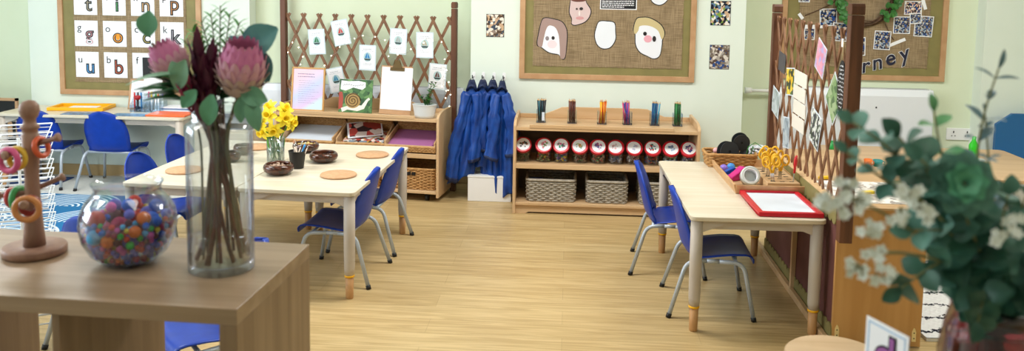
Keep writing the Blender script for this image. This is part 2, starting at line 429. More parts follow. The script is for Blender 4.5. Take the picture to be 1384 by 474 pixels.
def LT(x, y):   # point in the frame of the left table pair (origin front right corner, x to the left)
    return (-1.037 - x * math.cos(LA) - y * math.sin(LA), 4.054 - x * math.sin(LA) + y * math.cos(LA))
for k, (a, lb) in enumerate(((.612, 'cream nursery table under the bowls, right half of the pushed-together pair'), (1.226, 'cream nursery table left half of the pushed-together pair, behind the flower vase'))):
    p = LT(a, 0); make_table(.61, 1.17, HT, lb, p[0], p[1], LA, 'cream nursery tables')
make_table(1.42, .44, .56, 'cream writing table against the far left wall under the letter board', -4.22, 5.955, .0, 'cream nursery tables')

# ================================================================ SHELF UNITS
def shelf_unit(label, loc, rz, W, D, castors=False, columns=0):
    t = thing('low_shelf_unit', label, 'shelf', loc, rz)
    H = .605; T = .02
    z0 = .035 if castors else 0
    side = [(0, z0), (D, z0), (D, .655), (.16, .655)] + [(.16 - .16 * math.sin(a) , .61 + .045 * math.cos(a)) for a in [k * PI / 12 for k in range(1, 7)]]
    for x in (0, W - T): G().prism(side, x, x + T, 'yz').obj('side_panel', M_maplev, t, bevel=.003)
    G().bx(T, W - T, .0, D - .012, H - .022, H).obj('top', M_maple, t, bevel=.002)
    G().bx(T + .09, W - T - .16, -.004, .012, H - .004, H + .02).obj('front_lip', M_maple, t, bevel=.003)
    G().bx(T, W - T, .012, D - .012, .325, .345).obj('shelf', M_maple, t, bevel=.002)
    G().bx(T, W - T, .0, .012, .318, .352).obj('shelf_edge', M_maple, t, bevel=.003)
    G().bx(T, W - T, .004, D - .012, .06, .08).obj('bottom_board', M_maple, t, bevel=.003)
    if not castors:
        G().prism([(T, .06), (T, 0), (T + .07, 0), (T + .09, .012), (W - T - .09, .012), (W - T - .07, 0), (W - T, 0), (W - T, .06)], .02, .038).obj('plinth', M_maple, t)
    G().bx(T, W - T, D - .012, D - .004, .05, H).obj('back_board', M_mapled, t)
    pts = [(T, H), (W - T, H), (W - T, H + .03)]
    n = 14
    for k in range(n + 1):
        u = k / n; x = W - T - .18 - u * (W - 2 * T - .36)
        e = min(u, 1 - u) * n / 2.2; pts.append((x, H + .03 + .055 * min(1, e) ** 1.6 * (2 - min(1, e))if e < 1 else H + .085))
    pts.append((T, H + .03))
    G().prism(pts, D - .022, D - .012).obj('back_gallery', M_maple, t, bevel=.003)
    for k in range(1, columns):
        x = k * W / columns
        G().bx(x - .009, x + .009, .012, D - .012, .08, .325).obj('divider', M_maplev, t, bevel=.002)
    if castors:
        for x in (.1, W - .1):
            for y in (.06, D - .08):
                g = G(); g.cyl((x - .012, y, .024), (x + .012, y, .024), .024, n=14); g.bx(x - .016, x + .016, y - .012, y + .012, .035, .06); g.obj('castor', M_black, t)
    return t
MS = (-.361, 5.73)
shelf_unit('low maple shelf against the wall with red lidded jars and pencil pots', (MS[0], MS[1], 0), 0, 1.266, .44)
LO, LANG, LW = (-.905, 5.93), -.125, 1.265
def LS(x, y, z=0):   # local frame of the left shelf: x=0 right end, negative to the left
    return (LO[0] + x * math.cos(LANG) - y * math.sin(LANG), LO[1] + x * math.sin(LANG) + y * math.cos(LANG), z)
p = LS(-LW, 0); shelf_unit('low maple shelf on castors with paper trays, standing before the trellis', p, LANG, LW, .345, True, 3)

# ---------------------------------------------------------------- wicker baskets
def rr_path(w, d, r, step):
    P = rrect(-w / 2, w / 2, -d / 2, d / 2, r, 6); P.append(P[0]); out = []; carry = 0
    for a, b in zip(P, P[1:]):
        L = math.hypot(b[0] - a[0], b[1] - a[1]); s = carry
        nx, ny = (b[1] - a[1]) / max(L, 1e-9), -(b[0] - a[0]) / max(L, 1e-9)
        while s < L: out.append((a[0] + (b[0] - a[0]) * s / L, a[1] + (b[1] - a[1]) * s / L, nx, ny)); s += step
        carry = s - L
    return out
def basket_parts(t, W, D, H, m, strand=.0055, flare=.03, handle=False):
    base = rr_path(W, D, .03, .0135)
    g = G(); rows = int(H / (strand * 1.9))
    for k in range(rows):
        z = strand + k * strand * 1.9; f = 1 + flare * z / H
        pts = []
        for i, (x, y, nx, ny) in enumerate(base):
            if handle and abs(x) < .035 and y < 0 and .66 * H < z < .86 * H: off = .0
            else: off = .0045 * math.sin(i * PI / 2 + k * PI)
            pts.append((x * f + nx * off, y * f + ny * off, z + R.uniform(-.0008, .0008)))
        g.tube(pts, strand, 5, closed=True)
    for i in range(0, len(base), 4):
        x, y, nx, ny = base[i]; g.cyl((x, y, 0), (x * (1 + flare), y * (1 + flare), H), .003, n=5)
    g.obj('weave', m, t)
    f = 1 + flare
    G().tube([(x * f, y * f, H) for x, y, _, _ in base], strand * 1.5, 6, closed=True).obj('rim', m, t)
    G().prism(rrect(-W / 2 + .006, W / 2 - .006, -D / 2 + .006, D / 2 - .006, .03), .002, .008, 'xy').obj('base', m, t)
    if handle:
        g = G(); g.bx(-.032, -.004, -D / 2 * f - .010, -D / 2 * f + .004, H * .70, H * .84); g.bx(.004, .032, -D / 2 * f - .010, -D / 2 * f + .004, H * .70, H * .84)
        g.obj('handle_hole_shade', mat('opening_shade', '#1a130c', .9), t)  # dark blocks painted in as the shade of the handle hole
def basket(name, label, x, y, z, rz, W, D, H, m, group=None, **k):
    t = thing(name, label, 'basket', (x, y, z), rz, group); basket_parts(t, W, D, H, m, **k); return t
gb = 'grey wicker baskets on the bottom shelf'
M_dark = mat('dark_lining', '#23201f', .9)
for k, (x0, x1, lb, cx) in enumerate(((-.273, .075, 'grey wicker basket on bottom shelf, leftmost, with something blue inside', 0), (.145, .43, 'grey wicker basket on bottom shelf under the sixth jar, middle one', 0), (.507, .83, 'grey wicker basket on bottom shelf, rightmost, mostly hidden by the blue chairs', 0))):
    basket('wicker_basket', lb, (x0 + x1) / 2, 5.91, .081, 0, (x1 - x0) * .94, .27, .15, M_wick, gb, strand=.0072)
    g = G(); g.bx(-.12, .12, -.1, .1, 0, .1); o = g.obj('basket_liner', mat('charcoal_liner', '#2b2c33', .8), None, ((x0 + x1) / 2, 5.915, .09), bevel=.03)
    tag(o, 'solid dark liner box in the %s grey wicker basket' % ('leftmost', 'middle', 'rightmost')[k], 'liner', 'liner boxes in the grey baskets')  # solid dark box added as a liner, darkening the basket's inside
o = G().bx(-.05, .05, -.06, .06, 0, .02).obj('toy_packet', mat('blue_packet', '#4a5fae', .4), None, (-.2, 5.88, .192), .2, bevel=.005)
tag(o, 'small blue packet at the left end of the leftmost grey basket', 'packet')

# ---------------------------------------------------------------- jars
JC = [['#3d5a2a', '#2e3f22', '#5e6b2c'], ['#d9b51e', '#a4512b', '#3a6f35', '#b23a2e'], ['#1fae4a', '#e2c11f', '#2f9fd0', '#7c3f8e'], ['#8a4a34', '#4c7a3d', '#6a3d2a'], ['#b22c2c', '#2f8c4a', '#caa37a', '#3a3a3a'], ['#7f8794', '#9aa1b0', '#6b7a99'],
      ['#c9bcc2', '#9b6a6a', '#e8e8ee', '#b98f8f'], ['#b5251f', '#2a7fb0', '#8f1a1a', '#243a6b'], ['#74a56c', '#c9c9c9', '#8fb2c9'], ['#e7ecf3', '#2b4a8f', '#b0b8c9']]
JX = [-.296, -.155, -.033, .097, .222, .345, .468, .595, .72, .839]
JD = ['khaki and green bits', 'yellow and brown pieces', 'bright green and yellow pieces', 'brown and green bits', 'red, green and tan pieces', 'pale grey pieces', 'pink and white reels', 'red and blue beads', 'pale green bits', 'white and navy pieces']
SD = ['dark multicoloured picture', 'pink and green arch picture', 'pink and green blocks picture', 'pale green and orange swirl picture', 'purple and pink flower picture', 'faint pink figure picture', 'pale lilac picture', 'red and blue bird shapes', 'pale blue square picture', 'navy and pink picture']
SC = [['#6d4a3a', '#3f6b4f', '#b0563f', '#2f2f45'], ['#e27a8f', '#76a86b', '#c8b0a0'], ['#e0569a', '#2fa066', '#3d8f8a', '#e98ab0'], ['#7fb2a0', '#e0a24f', '#cfe0c0'], ['#6f5fa0', '#d977a8', '#8f86c0'], ['#e7b8c0', '#d9d0d8'],
      ['#c9c4de', '#dcd4e4', '#b9c3dc'], ['#c63a3a', '#3a6f9f', '#2f7f6f'], ['#9fb9dc', '#7f9fcf', '#b9cfe9'], ['#4a4a8f', '#c05f8f', '#6f6f9f']]
def bits_mat(name, cols, sc=60, rough=.4):
    if name in MATS: return MATS[name]
    m = mat(name, cols[0], rough); t, n, l, b = nodes(m)
    tc = n.new('ShaderNodeTexCoord'); vo = n.new('ShaderNodeTexVoronoi'); vo.inputs['Scale'].default_value = sc
    sp = n.new('ShaderNodeSeparateColor'); cr = n.new('ShaderNodeValToRGB'); cr.color_ramp.interpolation = 'CONSTANT'
    e = cr.color_ramp.elements
    while len(e) < len(cols): e.new(.5)
    for i, c in enumerate(cols): e[i].position = i / len(cols); e[i].color = lin(c)
    l.new(tc.outputs['Object'], vo.inputs[0]); l.new(vo.outputs['Color'], sp.inputs[0]); l.new(sp.outputs[0], cr.inputs[0]); l.new(cr.outputs[0], b.inputs['Base Color'])
    return m
el = math.radians(38)
for k, x in enumerate(JX):
    ang = R.uniform(-.05, .05)
    t = thing('storage_jar', 'clear jar, red lid with %s, %s from left' % (SD[k], ('first', 'second', 'third', 'fourth', 'fifth', 'sixth', 'seventh', 'eighth', 'ninth', 'tenth')[k]), 'jar', (x, 5.862, .3455), ang, 'red lidded jars on the middle shelf')
    d = Vector((0, -math.cos(el), math.sin(el)))
    path = [(0, 0, .001), (0, 0, .004), (0, 0, .012), (0, 0, .055), (0, -.006, .080), (0, -.017, .097), (0, -.033, .112)]
    G().tube(path, [.040, .050, .054, .054, .053, .049, .046], 24, caps=True).obj('body', M_thin, t)
    p0 = Vector((0, -.033, .112)); up = d.cross(Vector((1, 0, 0)))
    g = G(); g.tube([p0, p0 + d * .002, p0 + d * .020, p0 + d * .024], [.055, .059, .059, .055], 28); g.obj('lid', M_red, t)
    c = p0 + d * .0246 + Vector((R.uniform(-.006, .006), 0, 0)) + up * R.uniform(-.003, .003)
    st = G().tube([c, c + d * .001], .046, 26).obj('sticker', M_paper, t)
    g = G()
    for q in range(16 if k not in (5, 6) else 9):
        a, rr = R.uniform(0, 2 * PI), .024 * math.sqrt(R.random()); cc = c + d * .0011 + Vector((1, 0, 0)) * rr * math.cos(a) + up * rr * math.sin(a)
        g.m(q % len(SC[k])).tube([cc, cc + d * .0005], R.uniform(.004, .009), 7)
    g.obj('sticker_picture', [mat('sticker_' + z[1:], z, .5) for z in SC[k]], st)
    g = G()
    for q in range(60):
        a, rr, z = R.uniform(0, 2 * PI), .044 * math.sqrt(R.random()), R.uniform(.008, .066)
        v = Vector((R.uniform(-1, 1), R.uniform(-1, 1), R.uniform(-.5, .5))).normalized() * R.uniform(.006, .013)
        cc = Vector((rr * math.cos(a), rr * math.sin(a), z)); g.m(q % len(JC[k])).cyl(cc - v, cc + v, R.uniform(.003, .0055), n=6)
    o = g.obj('craft_pieces', [mat('bits_' + z[1:], z, .45) for z in JC[k]], None, (x, 5.862, .348), ang)
    tag(o, '%s inside the %s red lidded jar from the left' % (JD[k], ('first', 'second', 'third', 'fourth', 'fifth', 'sixth', 'seventh', 'eighth', 'ninth', 'tenth')[k]), 'craft pieces', 'contents of the jars', 'stuff')

# ---------------------------------------------------------------- pencil pots
POT = [(-.181, 'black and teal', ['#16222b', '#1f5f6b', '#0f3440', '#2a2a30'], 'black'), (.038, 'brown', ['#5a2a1c', '#6f3826', '#4a2016'], 'brown'), (.247, 'orange and yellow', ['#e0661c', '#f0b41a', '#c93a1c', '#e88a20'], 'orange'),
       (.425, 'pink and purple', ['#c83a74', '#5a3a9c', '#d95f8f', '#27408f'], 'pink'), (.614, 'blue', ['#1f5f8f', '#2f86b4', '#174a78', '#3fa0c4'], 'blue'), (.773, 'green', ['#1f6a36', '#2a7f3f', '#17522a'], 'green')]
protoP = {}
def make_pencil(c):
    t = thing('coloured_pencil', 'x', 'pencil')
    G().cyl((0, 0, 0), (0, 0, .150), .0050, n=6).obj('barrel', mat('pencil_' + c[1:], c, .35), t)
    G().cyl((0, 0, .150), (0, 0, .161), .0047, .0016, 6).obj('sharpened_wood', mat('pencil_wood', '#d9b488', .6), t)
    G().cyl((0, 0, .161), (0, 0, .166), .0014, .0002, 6).obj('tip', mat('pencil_' + c[1:], c, .35), t)
    return t
for x, nm, cols, key in POT:
    y, z = 5.955, .6065
    t = thing('pencil_pot', 'clear acrylic pot on the shelf top holding %s pencils' % nm, 'pot', (x, y, z), 0, 'clear pencil pots on the shelf top')
    g = G(); a, w = .031, .0018
    for s in (-1, 1): g.bx(s * a - w, s * a + w, -a, a, .004, .088); g.bx(-a, a, s * a - w, s * a + w, .004, .088)
    g.obj('walls', M_thin, t)
    G().bx(-.033, .033, -.033, .033, 0, .004).obj('base', mat('smoke_acrylic', '#4a4a50', .2), t)
    if key == 'black': G().bx(.006, .024, -.0305, -.0292, .015, .075).obj('paper_label', M_paper, t)
    for q in range(12):
        ci = cols[q % len(cols)]
        if ci not in protoP: protoP[ci] = None
        bx_, by_ = (-.021 + .014 * (q % 4)), (-.017 + .017 * (q // 4))
        if protoP[ci] is None: pc = protoP[ci] = make_pencil(ci)
        else: pc = copy_tree(protoP[ci])
        sp = .2 if key in ('blue', 'orange') else .15
        if key == 'green' or key == 'brown': sp = .08
        pc.location = (x + bx_ * .8, y + by_ * .8, z + .005); pc.rotation_euler = (R.uniform(-.09, .06), R.uniform(-sp, sp) * (.6 if q else 1), 0)
        if key == 'pink' and q == 3: pc.rotation_euler = (-.03, -.32, 0)
        pc['label'] = 'coloured pencil standing in the pot of %s pencils' % nm; pc['group'] = '%s pencils in their clear pot' % nm

# ---------------------------------------------------------------- left shelf contents
def loc_thing(name, label, cat, x, y, z, rz=0, group=None):
    q = LS(x, y, z); return thing(name, label, cat, q, LANG + rz, group)
def tray(label, x0, x1, rz=0, tilt=.26):
    W = x1 - x0
    t = loc_thing('wicker_tray', label, 'tray', (x0 + x1) / 2, .165, .3525, rz, 'slanting trays on the left shelf')
    D = .29
    rot = Matrix.Translation((0, -.15, .012)) @ Matrix.Rotation(tilt, 4, 'X') @ Matrix.Translation((0, .15, 0))
    g = G(); g.M = rot; g.bx(-W / 2 + .01, W / 2 - .01, -.15, D - .15, 0, .008); g.obj('base', M_wickb, t)
    g = G(); g.M = rot
    g.bx(-W / 2, -W / 2 + .012, -.15, D - .15, 0, .075); g.bx(W / 2 - .012, W / 2, -.15, D - .15, 0, .075); g.bx(-W / 2, W / 2, -.16, -.148, 0, .05)
    g.obj('wooden_sides', M_maple, t, bevel=.003)
    g = G(); g.M = rot
    for k in range(9): g.tube([(-W / 2 + .01 + i * (W - .02) / 30, D - .15 + .003 * (-1) ** (i + k), .008 + k * .0105) for i in range(31)], .0055, 5)
    g.obj('woven_back', M_wickb, t)
    g = G(); g.M = rot
    for k in range(4): g.tube([(-W / 2 + i * W / 30, -.163 + .003 * (-1) ** (i + k), .006 + k * .0115) for i in range(31)], .0055, 5)
    g.obj('woven_front', M_wickb, t)
    g = G(); g.M = rot; g.bx(-.005, .005, -.1, -.06, -.02, .0); 
    return t, rot
def sheets(name, label, t, rot, w, d, h, m, rz=0, group=None, zl=.009, dx=0):
    g = G(); g.M = rot
    n = 5
    for k in range(n): g.bx(-w / 2 + dx + R.uniform(-.003, .003), w / 2 + dx + R.uniform(-.003, .003), -.14 + R.uniform(0, .004), -.14 + d, zl + k * h / n, zl + (k + .9) * h / n)
    o = g.obj(name, m, None, t.location, t.rotation_euler[2]); tag(o, label, 'paper', group); return o
t, rt = tray('slanting wicker tray at the left of the shelf holding white paper', -1.21, -.80)
sheets('paper_stack', 'stack of bluish white paper in the left slanting tray', t, rt, .36, .27, .03, M_paperb)
t, rt = tray('slanting wicker tray in the middle of the shelf holding magazines', -.79, -.42, .10)
mag = bits_mat('magazine_print', ['#b5483e', '#e9e2da', '#2c2326', '#d98f7a', '#7b8f9f', '#f0e9e4', '#c9a04a'], 45)
sheets('magazine', 'bottom magazine with colourful photo pieces in the middle slanting tray', t, rt, .30, .24, .02, mag, dx=.0)
g = G(); g.M = rt @ Matrix.Translation((-.02, .05, .055)) @ Matrix.Rotation(.3, 4, 'Z') @ Matrix.Rotation(.2, 4, 'X'); g.m(0).bx(-.13, .13, -.09, .1, 0, .006); g.m(1).bx(-.115, .12, -.08, .09, .006, .0065)
tag(g.obj('open_magazine', [M_paper, bits_mat('magazine_cover', ['#2a2024', '#c7504a', '#3c2c30', '#e3d6cf', '#9f3d35'], 16)], None, t.location, t.rotation_euler[2]), 'dark covered magazine lying askew on top in the middle tray', 'magazine')
t, rt = tray('slanting wicker tray at the right of the shelf holding mauve paper', -.405, -.026)
sheets('paper_stack', 'stack of mauve paper in the right slanting tray', t, rt, .33, .26, .035, mat('mauve_paper', '#a86a9c', .6), dx=-.005)
gw = 'honey wicker baskets under the left shelf'
for x, lb in ((-.215, 'honey wicker basket with handle hole on the bottom right of the castor shelf'), (-.64, 'honey wicker basket on the bottom middle of the castor shelf, behind the table'), (-1.06, 'honey wicker basket on the bottom left of the castor shelf, behind the table')):
    q = LS(x, .18); basket('wicker_basket', lb, q[0], q[1], .0815, LANG, .355, .28, .15, M_wickb, gw, handle=True, flare=.02)

# framed notice with pastel print
t = loc_thing('framed_notice', 'thin gold framed pastel notice standing at the left on the castor shelf', 'frame', -1.05, .10, .6065)
Mx = Matrix.Rotation(-.12, 4, 'X'); Wf, Hf = .262, .325
g = G(); g.M = Mx
for a in ((-Wf / 2, -Wf / 2 + .012, 0, Hf), (Wf / 2 - .012, Wf / 2, 0, Hf), (-Wf / 2, Wf / 2, 0, .012), (-Wf / 2, Wf / 2, Hf - .012, Hf)): g.bx(a[0], a[1], 0, .015, a[2], a[3])
g.obj('frame', mat('gold_wood', '#c9995a', .4), t, bevel=.001)
gm = mat('pastel_print', '#d9c6e8', .35); tt, nn, ll, bb = nodes(gm)
tc = nn.new('ShaderNodeTexCoord'); sx = nn.new('ShaderNodeSeparateXYZ'); cr = nn.new('ShaderNodeValToRGB'); ad = nn.new('ShaderNodeMath'); ad.operation = 'MULTIPLY_ADD'
ad.inputs[1].default_value = .5
e = cr.color_ramp.elements; e[0].position = .15; e[0].color = lin('#d9c2ea'); e[1].position = .95; e[1].color = lin('#f3c9d6'); e2 = e.new(.5); e2.color = lin('#c4cdf0'); e3 = e.new(.0); e3.color = lin('#cbe9ee')
ll.new(tc.outputs['Generated'], sx.inputs[0]); iv = nn.new('ShaderNodeMath'); iv.operation = 'SUBTRACT'; iv.inputs[0].default_value = .5
ll.new(sx.outputs[0], iv.inputs[1]); ll.new(iv.outputs[0], ad.inputs[0]); ll.new(sx.outputs[2], ad.inputs[2]); ll.new(ad.outputs[0], cr.inputs[0]); ll.new(cr.outputs[0], bb.inputs['Base Color'])
g = G(); g.M = Mx; g.bx(-Wf / 2 + .012, Wf / 2 - .012, .004, .006, .012, Hf - .012); g.obj('print', gm, t)
g = G(); g.M = Mx
def scribble(g, x0, x1, z, y, h=.0018, seed=0, th=.0006):
    rr = random.Random(seed); x = x0
    while x < x1:
        w = rr.uniform(.006, .022); g.bx(x, min(x + w, x1), y - th, y, z - h / 2, z + h / 2); x += w + .004
for k in range(11): scribble(g, -.075, .055 + .03 * ((k * 7) % 3 - 1), .225 - k * .0165, .004, .002, k)
for k in range(2): scribble(g, -.085, .05, .275 - k * .02, .004, .006, 50 + k)
g.obj('lettering', mat('print_grey', '#8f86a8', .6), t)

# snail picture book (plain stand-in artwork)
t = loc_thing('picture_book', 'square picture book with a snail on its green cover, leaning on the trellis', 'book', -.684, .13, .6065, .0)
Mx = Matrix.Rotation(-.14, 4, 'X') @ Matrix.Rotation(.0, 4, 'Z')
g = G(); g.M = Mx; g.m(0).bx(-.13, .13, 0, .008, 0, .245); g.m(1).bx(-.127, .128, .001, .007, .001, .246)
g.obj('cover', [bits_mat('book_green', ['#4f7a46', '#3f683a', '#6a9258', '#2f5030'], 30), M_paper], t)
g = G(); g.M = Mx
g.m(0).prism([(-.12, .17), (-.08, .16), (-.02, .185), (.05, .17), (.075, .19), (.075, .225), (.02, .235), (-.06, .23), (-.115, .235)], -.001, 0)
g.m(1).prism([(-.13, .02), (-.10, .03), (-.095, .1), (-.105, .15), (-.13, .15)], -.0009, 0)
g.m(2).prism([(-.1, .0), (-.06, .02), (.02, .012), (.07, .03), (.1, .09), (.115, .1), (.105, .115), (.085, .1), (.05, .055), (-.05, .05), (-.11, .03)], -.0014, 0)
g.obj('cover_shapes', [M_paper, mat('book_rust', '#a8483a', .5), mat('snail_body', '#ecebe0', .5)], t)
g = G(); g.M = Mx
g.m(0).prism([(-.02 + .062 * math.cos(a), .088 + .056 * math.sin(a)) for a in [k * PI / 14 for k in range(28)]], -.0022, -.0015)
sp = []
for k in range(60):
    a = k * .3; r = .056 * (1 - k / 62); sp.append((-.02 + r * 1.08 * math.cos(a), -.003, .088 + r * math.sin(a)))
g.m(1).tube(sp, .0028, 5); g.obj('snail_shell', [mat('shell_tan', '#a8884f', .5), mat('shell_brown', '#4f3a22', .5)], t)
g = G(); g.M = Mx
for k in range(9): g.tube([(-.09 + k * .018 + .006 * math.cos(a), -.0016, .2 + .006 * math.sin(a)+ .004 * math.sin(k)) for a in (0, 1, 2, 3, 4)], .0012, 4)
g.obj('title_strokes', M_ink, t)

# clipboard with blank paper
t = loc_thing('clipboard', 'wooden clipboard with blank white sheets, leaning beside the snail book', 'clipboard', -.372, .13, .6065)
Mx = Matrix.Rotation(-.12, 4, 'X') @ Matrix.Rotation(.02, 4, 'Y')
g = G(); g.M = Mx; g.bx(-.125, .115, 0, .004, 0, .355); g.obj('board', M_frame, t, bevel=.001)
g = G(); g.M = Mx; g.bx(-.118, .118, -.004, -.0005, .035, .345); g.obj('paper', M_paper, t)
g = G(); g.M = Mx; g.m(0).bx(-.055, .055, -.010, -.004, .32, .345); g.prism([(-.035, .34), (.035, .34), (.026, .375), (.012, .395), (-.012, .395), (-.026, .375)], -.016, -.006); g.tube([(-.03, -.012, .36), (-.018, -.02, .40), (.018, -.02, .40), (.03, -.012, .36)], .003, 6)
g.obj('clip', mat('bronze_clip', '#6f5a3a', .35, metal=.7), t)

# potted plant in a white tin
t = loc_thing('potted_plant', 'small leafy green plant in a white oval tin, right end of castor shelf', 'plant', -.125, .06, .6065)
g = G(); g.lathe([(.062, 0), (.066, .02), (.074, .08), (.078, .094), (.080, .096), (.077, .098), (.073, .094), (.07, .07), (.001, .069)], 28, sx=1.15, sy=.72); g.obj('tin', mat('tin_white', '#dfe3e6', .35, metal=.2), t)
def leaf_shape(g, base, d, length, width, up=(0, 0, 1), curl=.15, nu=4, nv=6):
    d = Vector(d).normalized(); up = Vector(up); s = d.cross(up); s = s.normalized() if s.length > 1e-4 else Vector((1, 0, 0)); n = s.cross(d).normalized(); b = Vector(base)
    def fn(u, v):
        w = width / 2 * math.sin(PI * min(max(v, .03), .985)) ** .7; x = (u * 2 - 1)
        return b + d * (length * v) + s * (w * x) + n * (curl * length * (math.sin(v * PI) * .5 - v * v * .6) + abs(x) * w * .25)
    return g.grid(fn, nu, nv)
g = G(); st = G()
for k in range(7):
    a = R.uniform(0, 2 * PI); tip = Vector((.05 * math.cos(a) + (.03 if k < 2 else 0), .03 * math.sin(a), R.uniform(.13, .18) if k > 1 else .25)); b0 = Vector((R.uniform(-.04, .04), R.uniform(-.02, .02), .07))
    st.tube([b0, (b0 + tip) / 2 + Vector((0, 0, .01)), tip], .0018, 5)
    for q in range(9):
        u = .25 + .75 * q / 8; pp = b0.lerp(tip, u); aa = q * 2.2; leaf_shape(g, pp, (math.cos(aa), math.sin(aa), .5), .038, .02)
st.obj('stems', M_green, t); g.obj('leaves', M_green, t)

# ---------------------------------------------------------------- trellises
def trellis(label, loc, rz, W, z0, z1, posts, n=11, ph=1.47):
    """posts at x=0 and x=W; crossing strips between them"""
    t = thing('trellis_screen', label, 'trellis', loc, rz)
    for x, za, zb, w in posts:
        g = G(); g.bx(x - w / 2, x + w / 2, -w / 2, w / 2, za, zb - .05); g.obj('post', M_post, t, bevel=.003)
        g = G(); g.prism([(x - w / 2 + .003, zb - .047), (x + w / 2 - .003, zb - .047), (x + w / 2, zb - .04), (x + w / 2, zb - .012), (x + w / 2 - .006, zb), (x - w / 2 + .006, zb), (x - w / 2, zb - .012), (x - w / 2, zb - .04)], -w / 2, w / 2)
        g.obj('post_cap', M_post, t)
    for sgn in (1, -1):
        g = G(); pitch = (W - .07) / (n - 1); hz = .13; x00 = .035
        k0 = -int((z1 - z0) / hz) - 1
        for k in range(k0, n - k0):
            xs = x00 + k * pitch if sgn > 0 else x00 + (n - 1 - k) * pitch
            # strip through the top node, direction down: dx = sgn*pitch/2 per hz
            zt, zb = z1 + .03, z0; sl = sgn * pitch / 2 / hz
            f = lambda z: xs + (z1 - z) * sl
            lo, hi = .02, W - .02
            if sgn > 0:
                if f(zt) < lo: zt = z1 - (lo - xs) / sl
                if f(zb) > hi: zb = z1 - (hi - xs) / sl
            else:
                if f(zt) > hi: zt = z1 - (hi - xs) / sl
                if f(zb) < lo: zb = z1 - (lo - xs) / sl
            if zt - zb < .05: continue
            a, b = Vector((f(zt), 0, zt)), Vector((f(zb), 0, zb)); d = (b - a).normalized(); s = Vector((d.z, 0, -d.x)) * .0105
            y0, y1 = (-.007, 0) if sgn > 0 else (0, .007)
            P = [a + s, b + s, b - s, a - s]
            g.add([(v.x, y, v.z) for y in (y0, y1) for v in P], [(0, 1, 2, 3), (7, 6, 5, 4), (0, 4, 5, 1), (1, 5, 6, 2), (2, 6, 7, 3), (3, 7, 4, 0)])
        g.obj('lattice_strips', M_trel, t)
    return t
q = LS(-1.36, .375)
trellis('brown wooden trellis behind the castor shelf, hung with sailing boat cards', q, LANG, 1.367, .50, 1.29, ((0, 0, 1.55, .045), (1.367, 0, 1.432, .042)))
# right trellis, along the partition cabinet (its own x runs towards the back wall)
TR = (1.215, 3.70)
trellis('brown wooden trellis on the partition cabinet, hung with garden cards and a slate tag', (TR[0], TR[1], 0), PI / 2, 1.37, .655, 1.39, ((0, .50, 1.535, .055), (1.37, .50, 1.49, .05)), 11)

# boat cards on the left trellis
boats = [((-1.162, 1.207), (-1.005, 1.0), .07, '#2f7d4f', 'a green sail'), ((-.973, 1.268), (-.8, 1.092), .20, '#c8423a', 'a red sail, tilted'), ((-.752, 1.093), (-.592, .895), -.02, '#2f86c4', 'a bright blue sail'),
         ((-.504, 1.23), (-.351, 1.022), -.05, '#a9b3b0', 'grey white sails'), ((-.3, 1.208), (-.137, 1.001), .0, '#b8b2a0', 'a tall beige sail'), ((-.194, .971), (-.043, .769), -.07, '#6a4a48', 'dark brown sails'), ((-1.03, .905), (-.82, .72), .22, '#3f8fb4', 'a teal sail, half behind the snail book')]
def boat(g, m0, m1, cx, cz, s):
    g.m(m0).prism([(cx - .6 * s, cz - .1 * s), (cx - .05 * s, cz - .1 * s), (cx - .05 * s, cz + 1.1 * s), (cx - .35 * s, cz + .6 * s)], -.0022, -.001)
    g.m(m0).prism([(cx + .05 * s, cz - .1 * s), (cx + .5 * s, cz - .1 * s), (cx + .3 * s, cz + .5 * s), (cx + .05 * s, cz + .95 * s)], -.0022, -.001)
    g.m(m1).prism([(cx - .75 * s, cz - .2 * s), (cx + .75 * s, cz - .2 * s), (cx + .5 * s, cz - .55 * s), (cx - .5 * s, cz - .55 * s)], -.0022, -.001)
for (a, b, rot, c, nm) in boats:
    cx, cz = (a[0] + b[0]) / 2, (a[1] + b[1]) / 2; w, h = .136, .196
    t = loc_thing('boat_card', 'white card with %s, on the left trellis' % nm, 'card', cx, .364, cz, 0, 'sailing boat cards on the trellis')
    t.rotation_euler[1] = 0
    Mx = Matrix.Rotation(-rot, 4, 'Y') if True else Matrix()
    g = G(); g.M = Mx; g.m(0).bx(-w / 2, w / 2, -.0006, .0006, -h / 2, h / 2); g.m(1).bx(-w / 2 + .009, w / 2 - .009, -.001, 0, -h / 2 + .009, h / 2 - .009)
    g.obj('card', [mat('laminate', '#d5e3ec', .15), M_paper], t)
    g = G(); g.M = Mx; g.m(2).prism([(.0 + .032 * math.cos(k * PI / 8), .005 + .036 * math.sin(k * PI / 8)) for k in range(16)], -.0012, -.001); boat(g, 0, 1, 0, .0, .037)
    g.obj('boat_picture', [mat('sail_' + c[1:], c, .5), mat('hull_dark', '#3a4a4a', .5), mat('sea_wash', '#bcd6da', .6)], t)
    g = G(); g.M = Mx; scribble(g, -.035, .03, .065, -.001, .003, 3); scribble(g, -.045, .045, .052, -.001, .002, 4)
    for k in range(2): scribble(g, -.035, .035, -.045 - k * .01, -.001, .0016, 8 + k)
    g.obj('card_lettering', M_inkg, t)
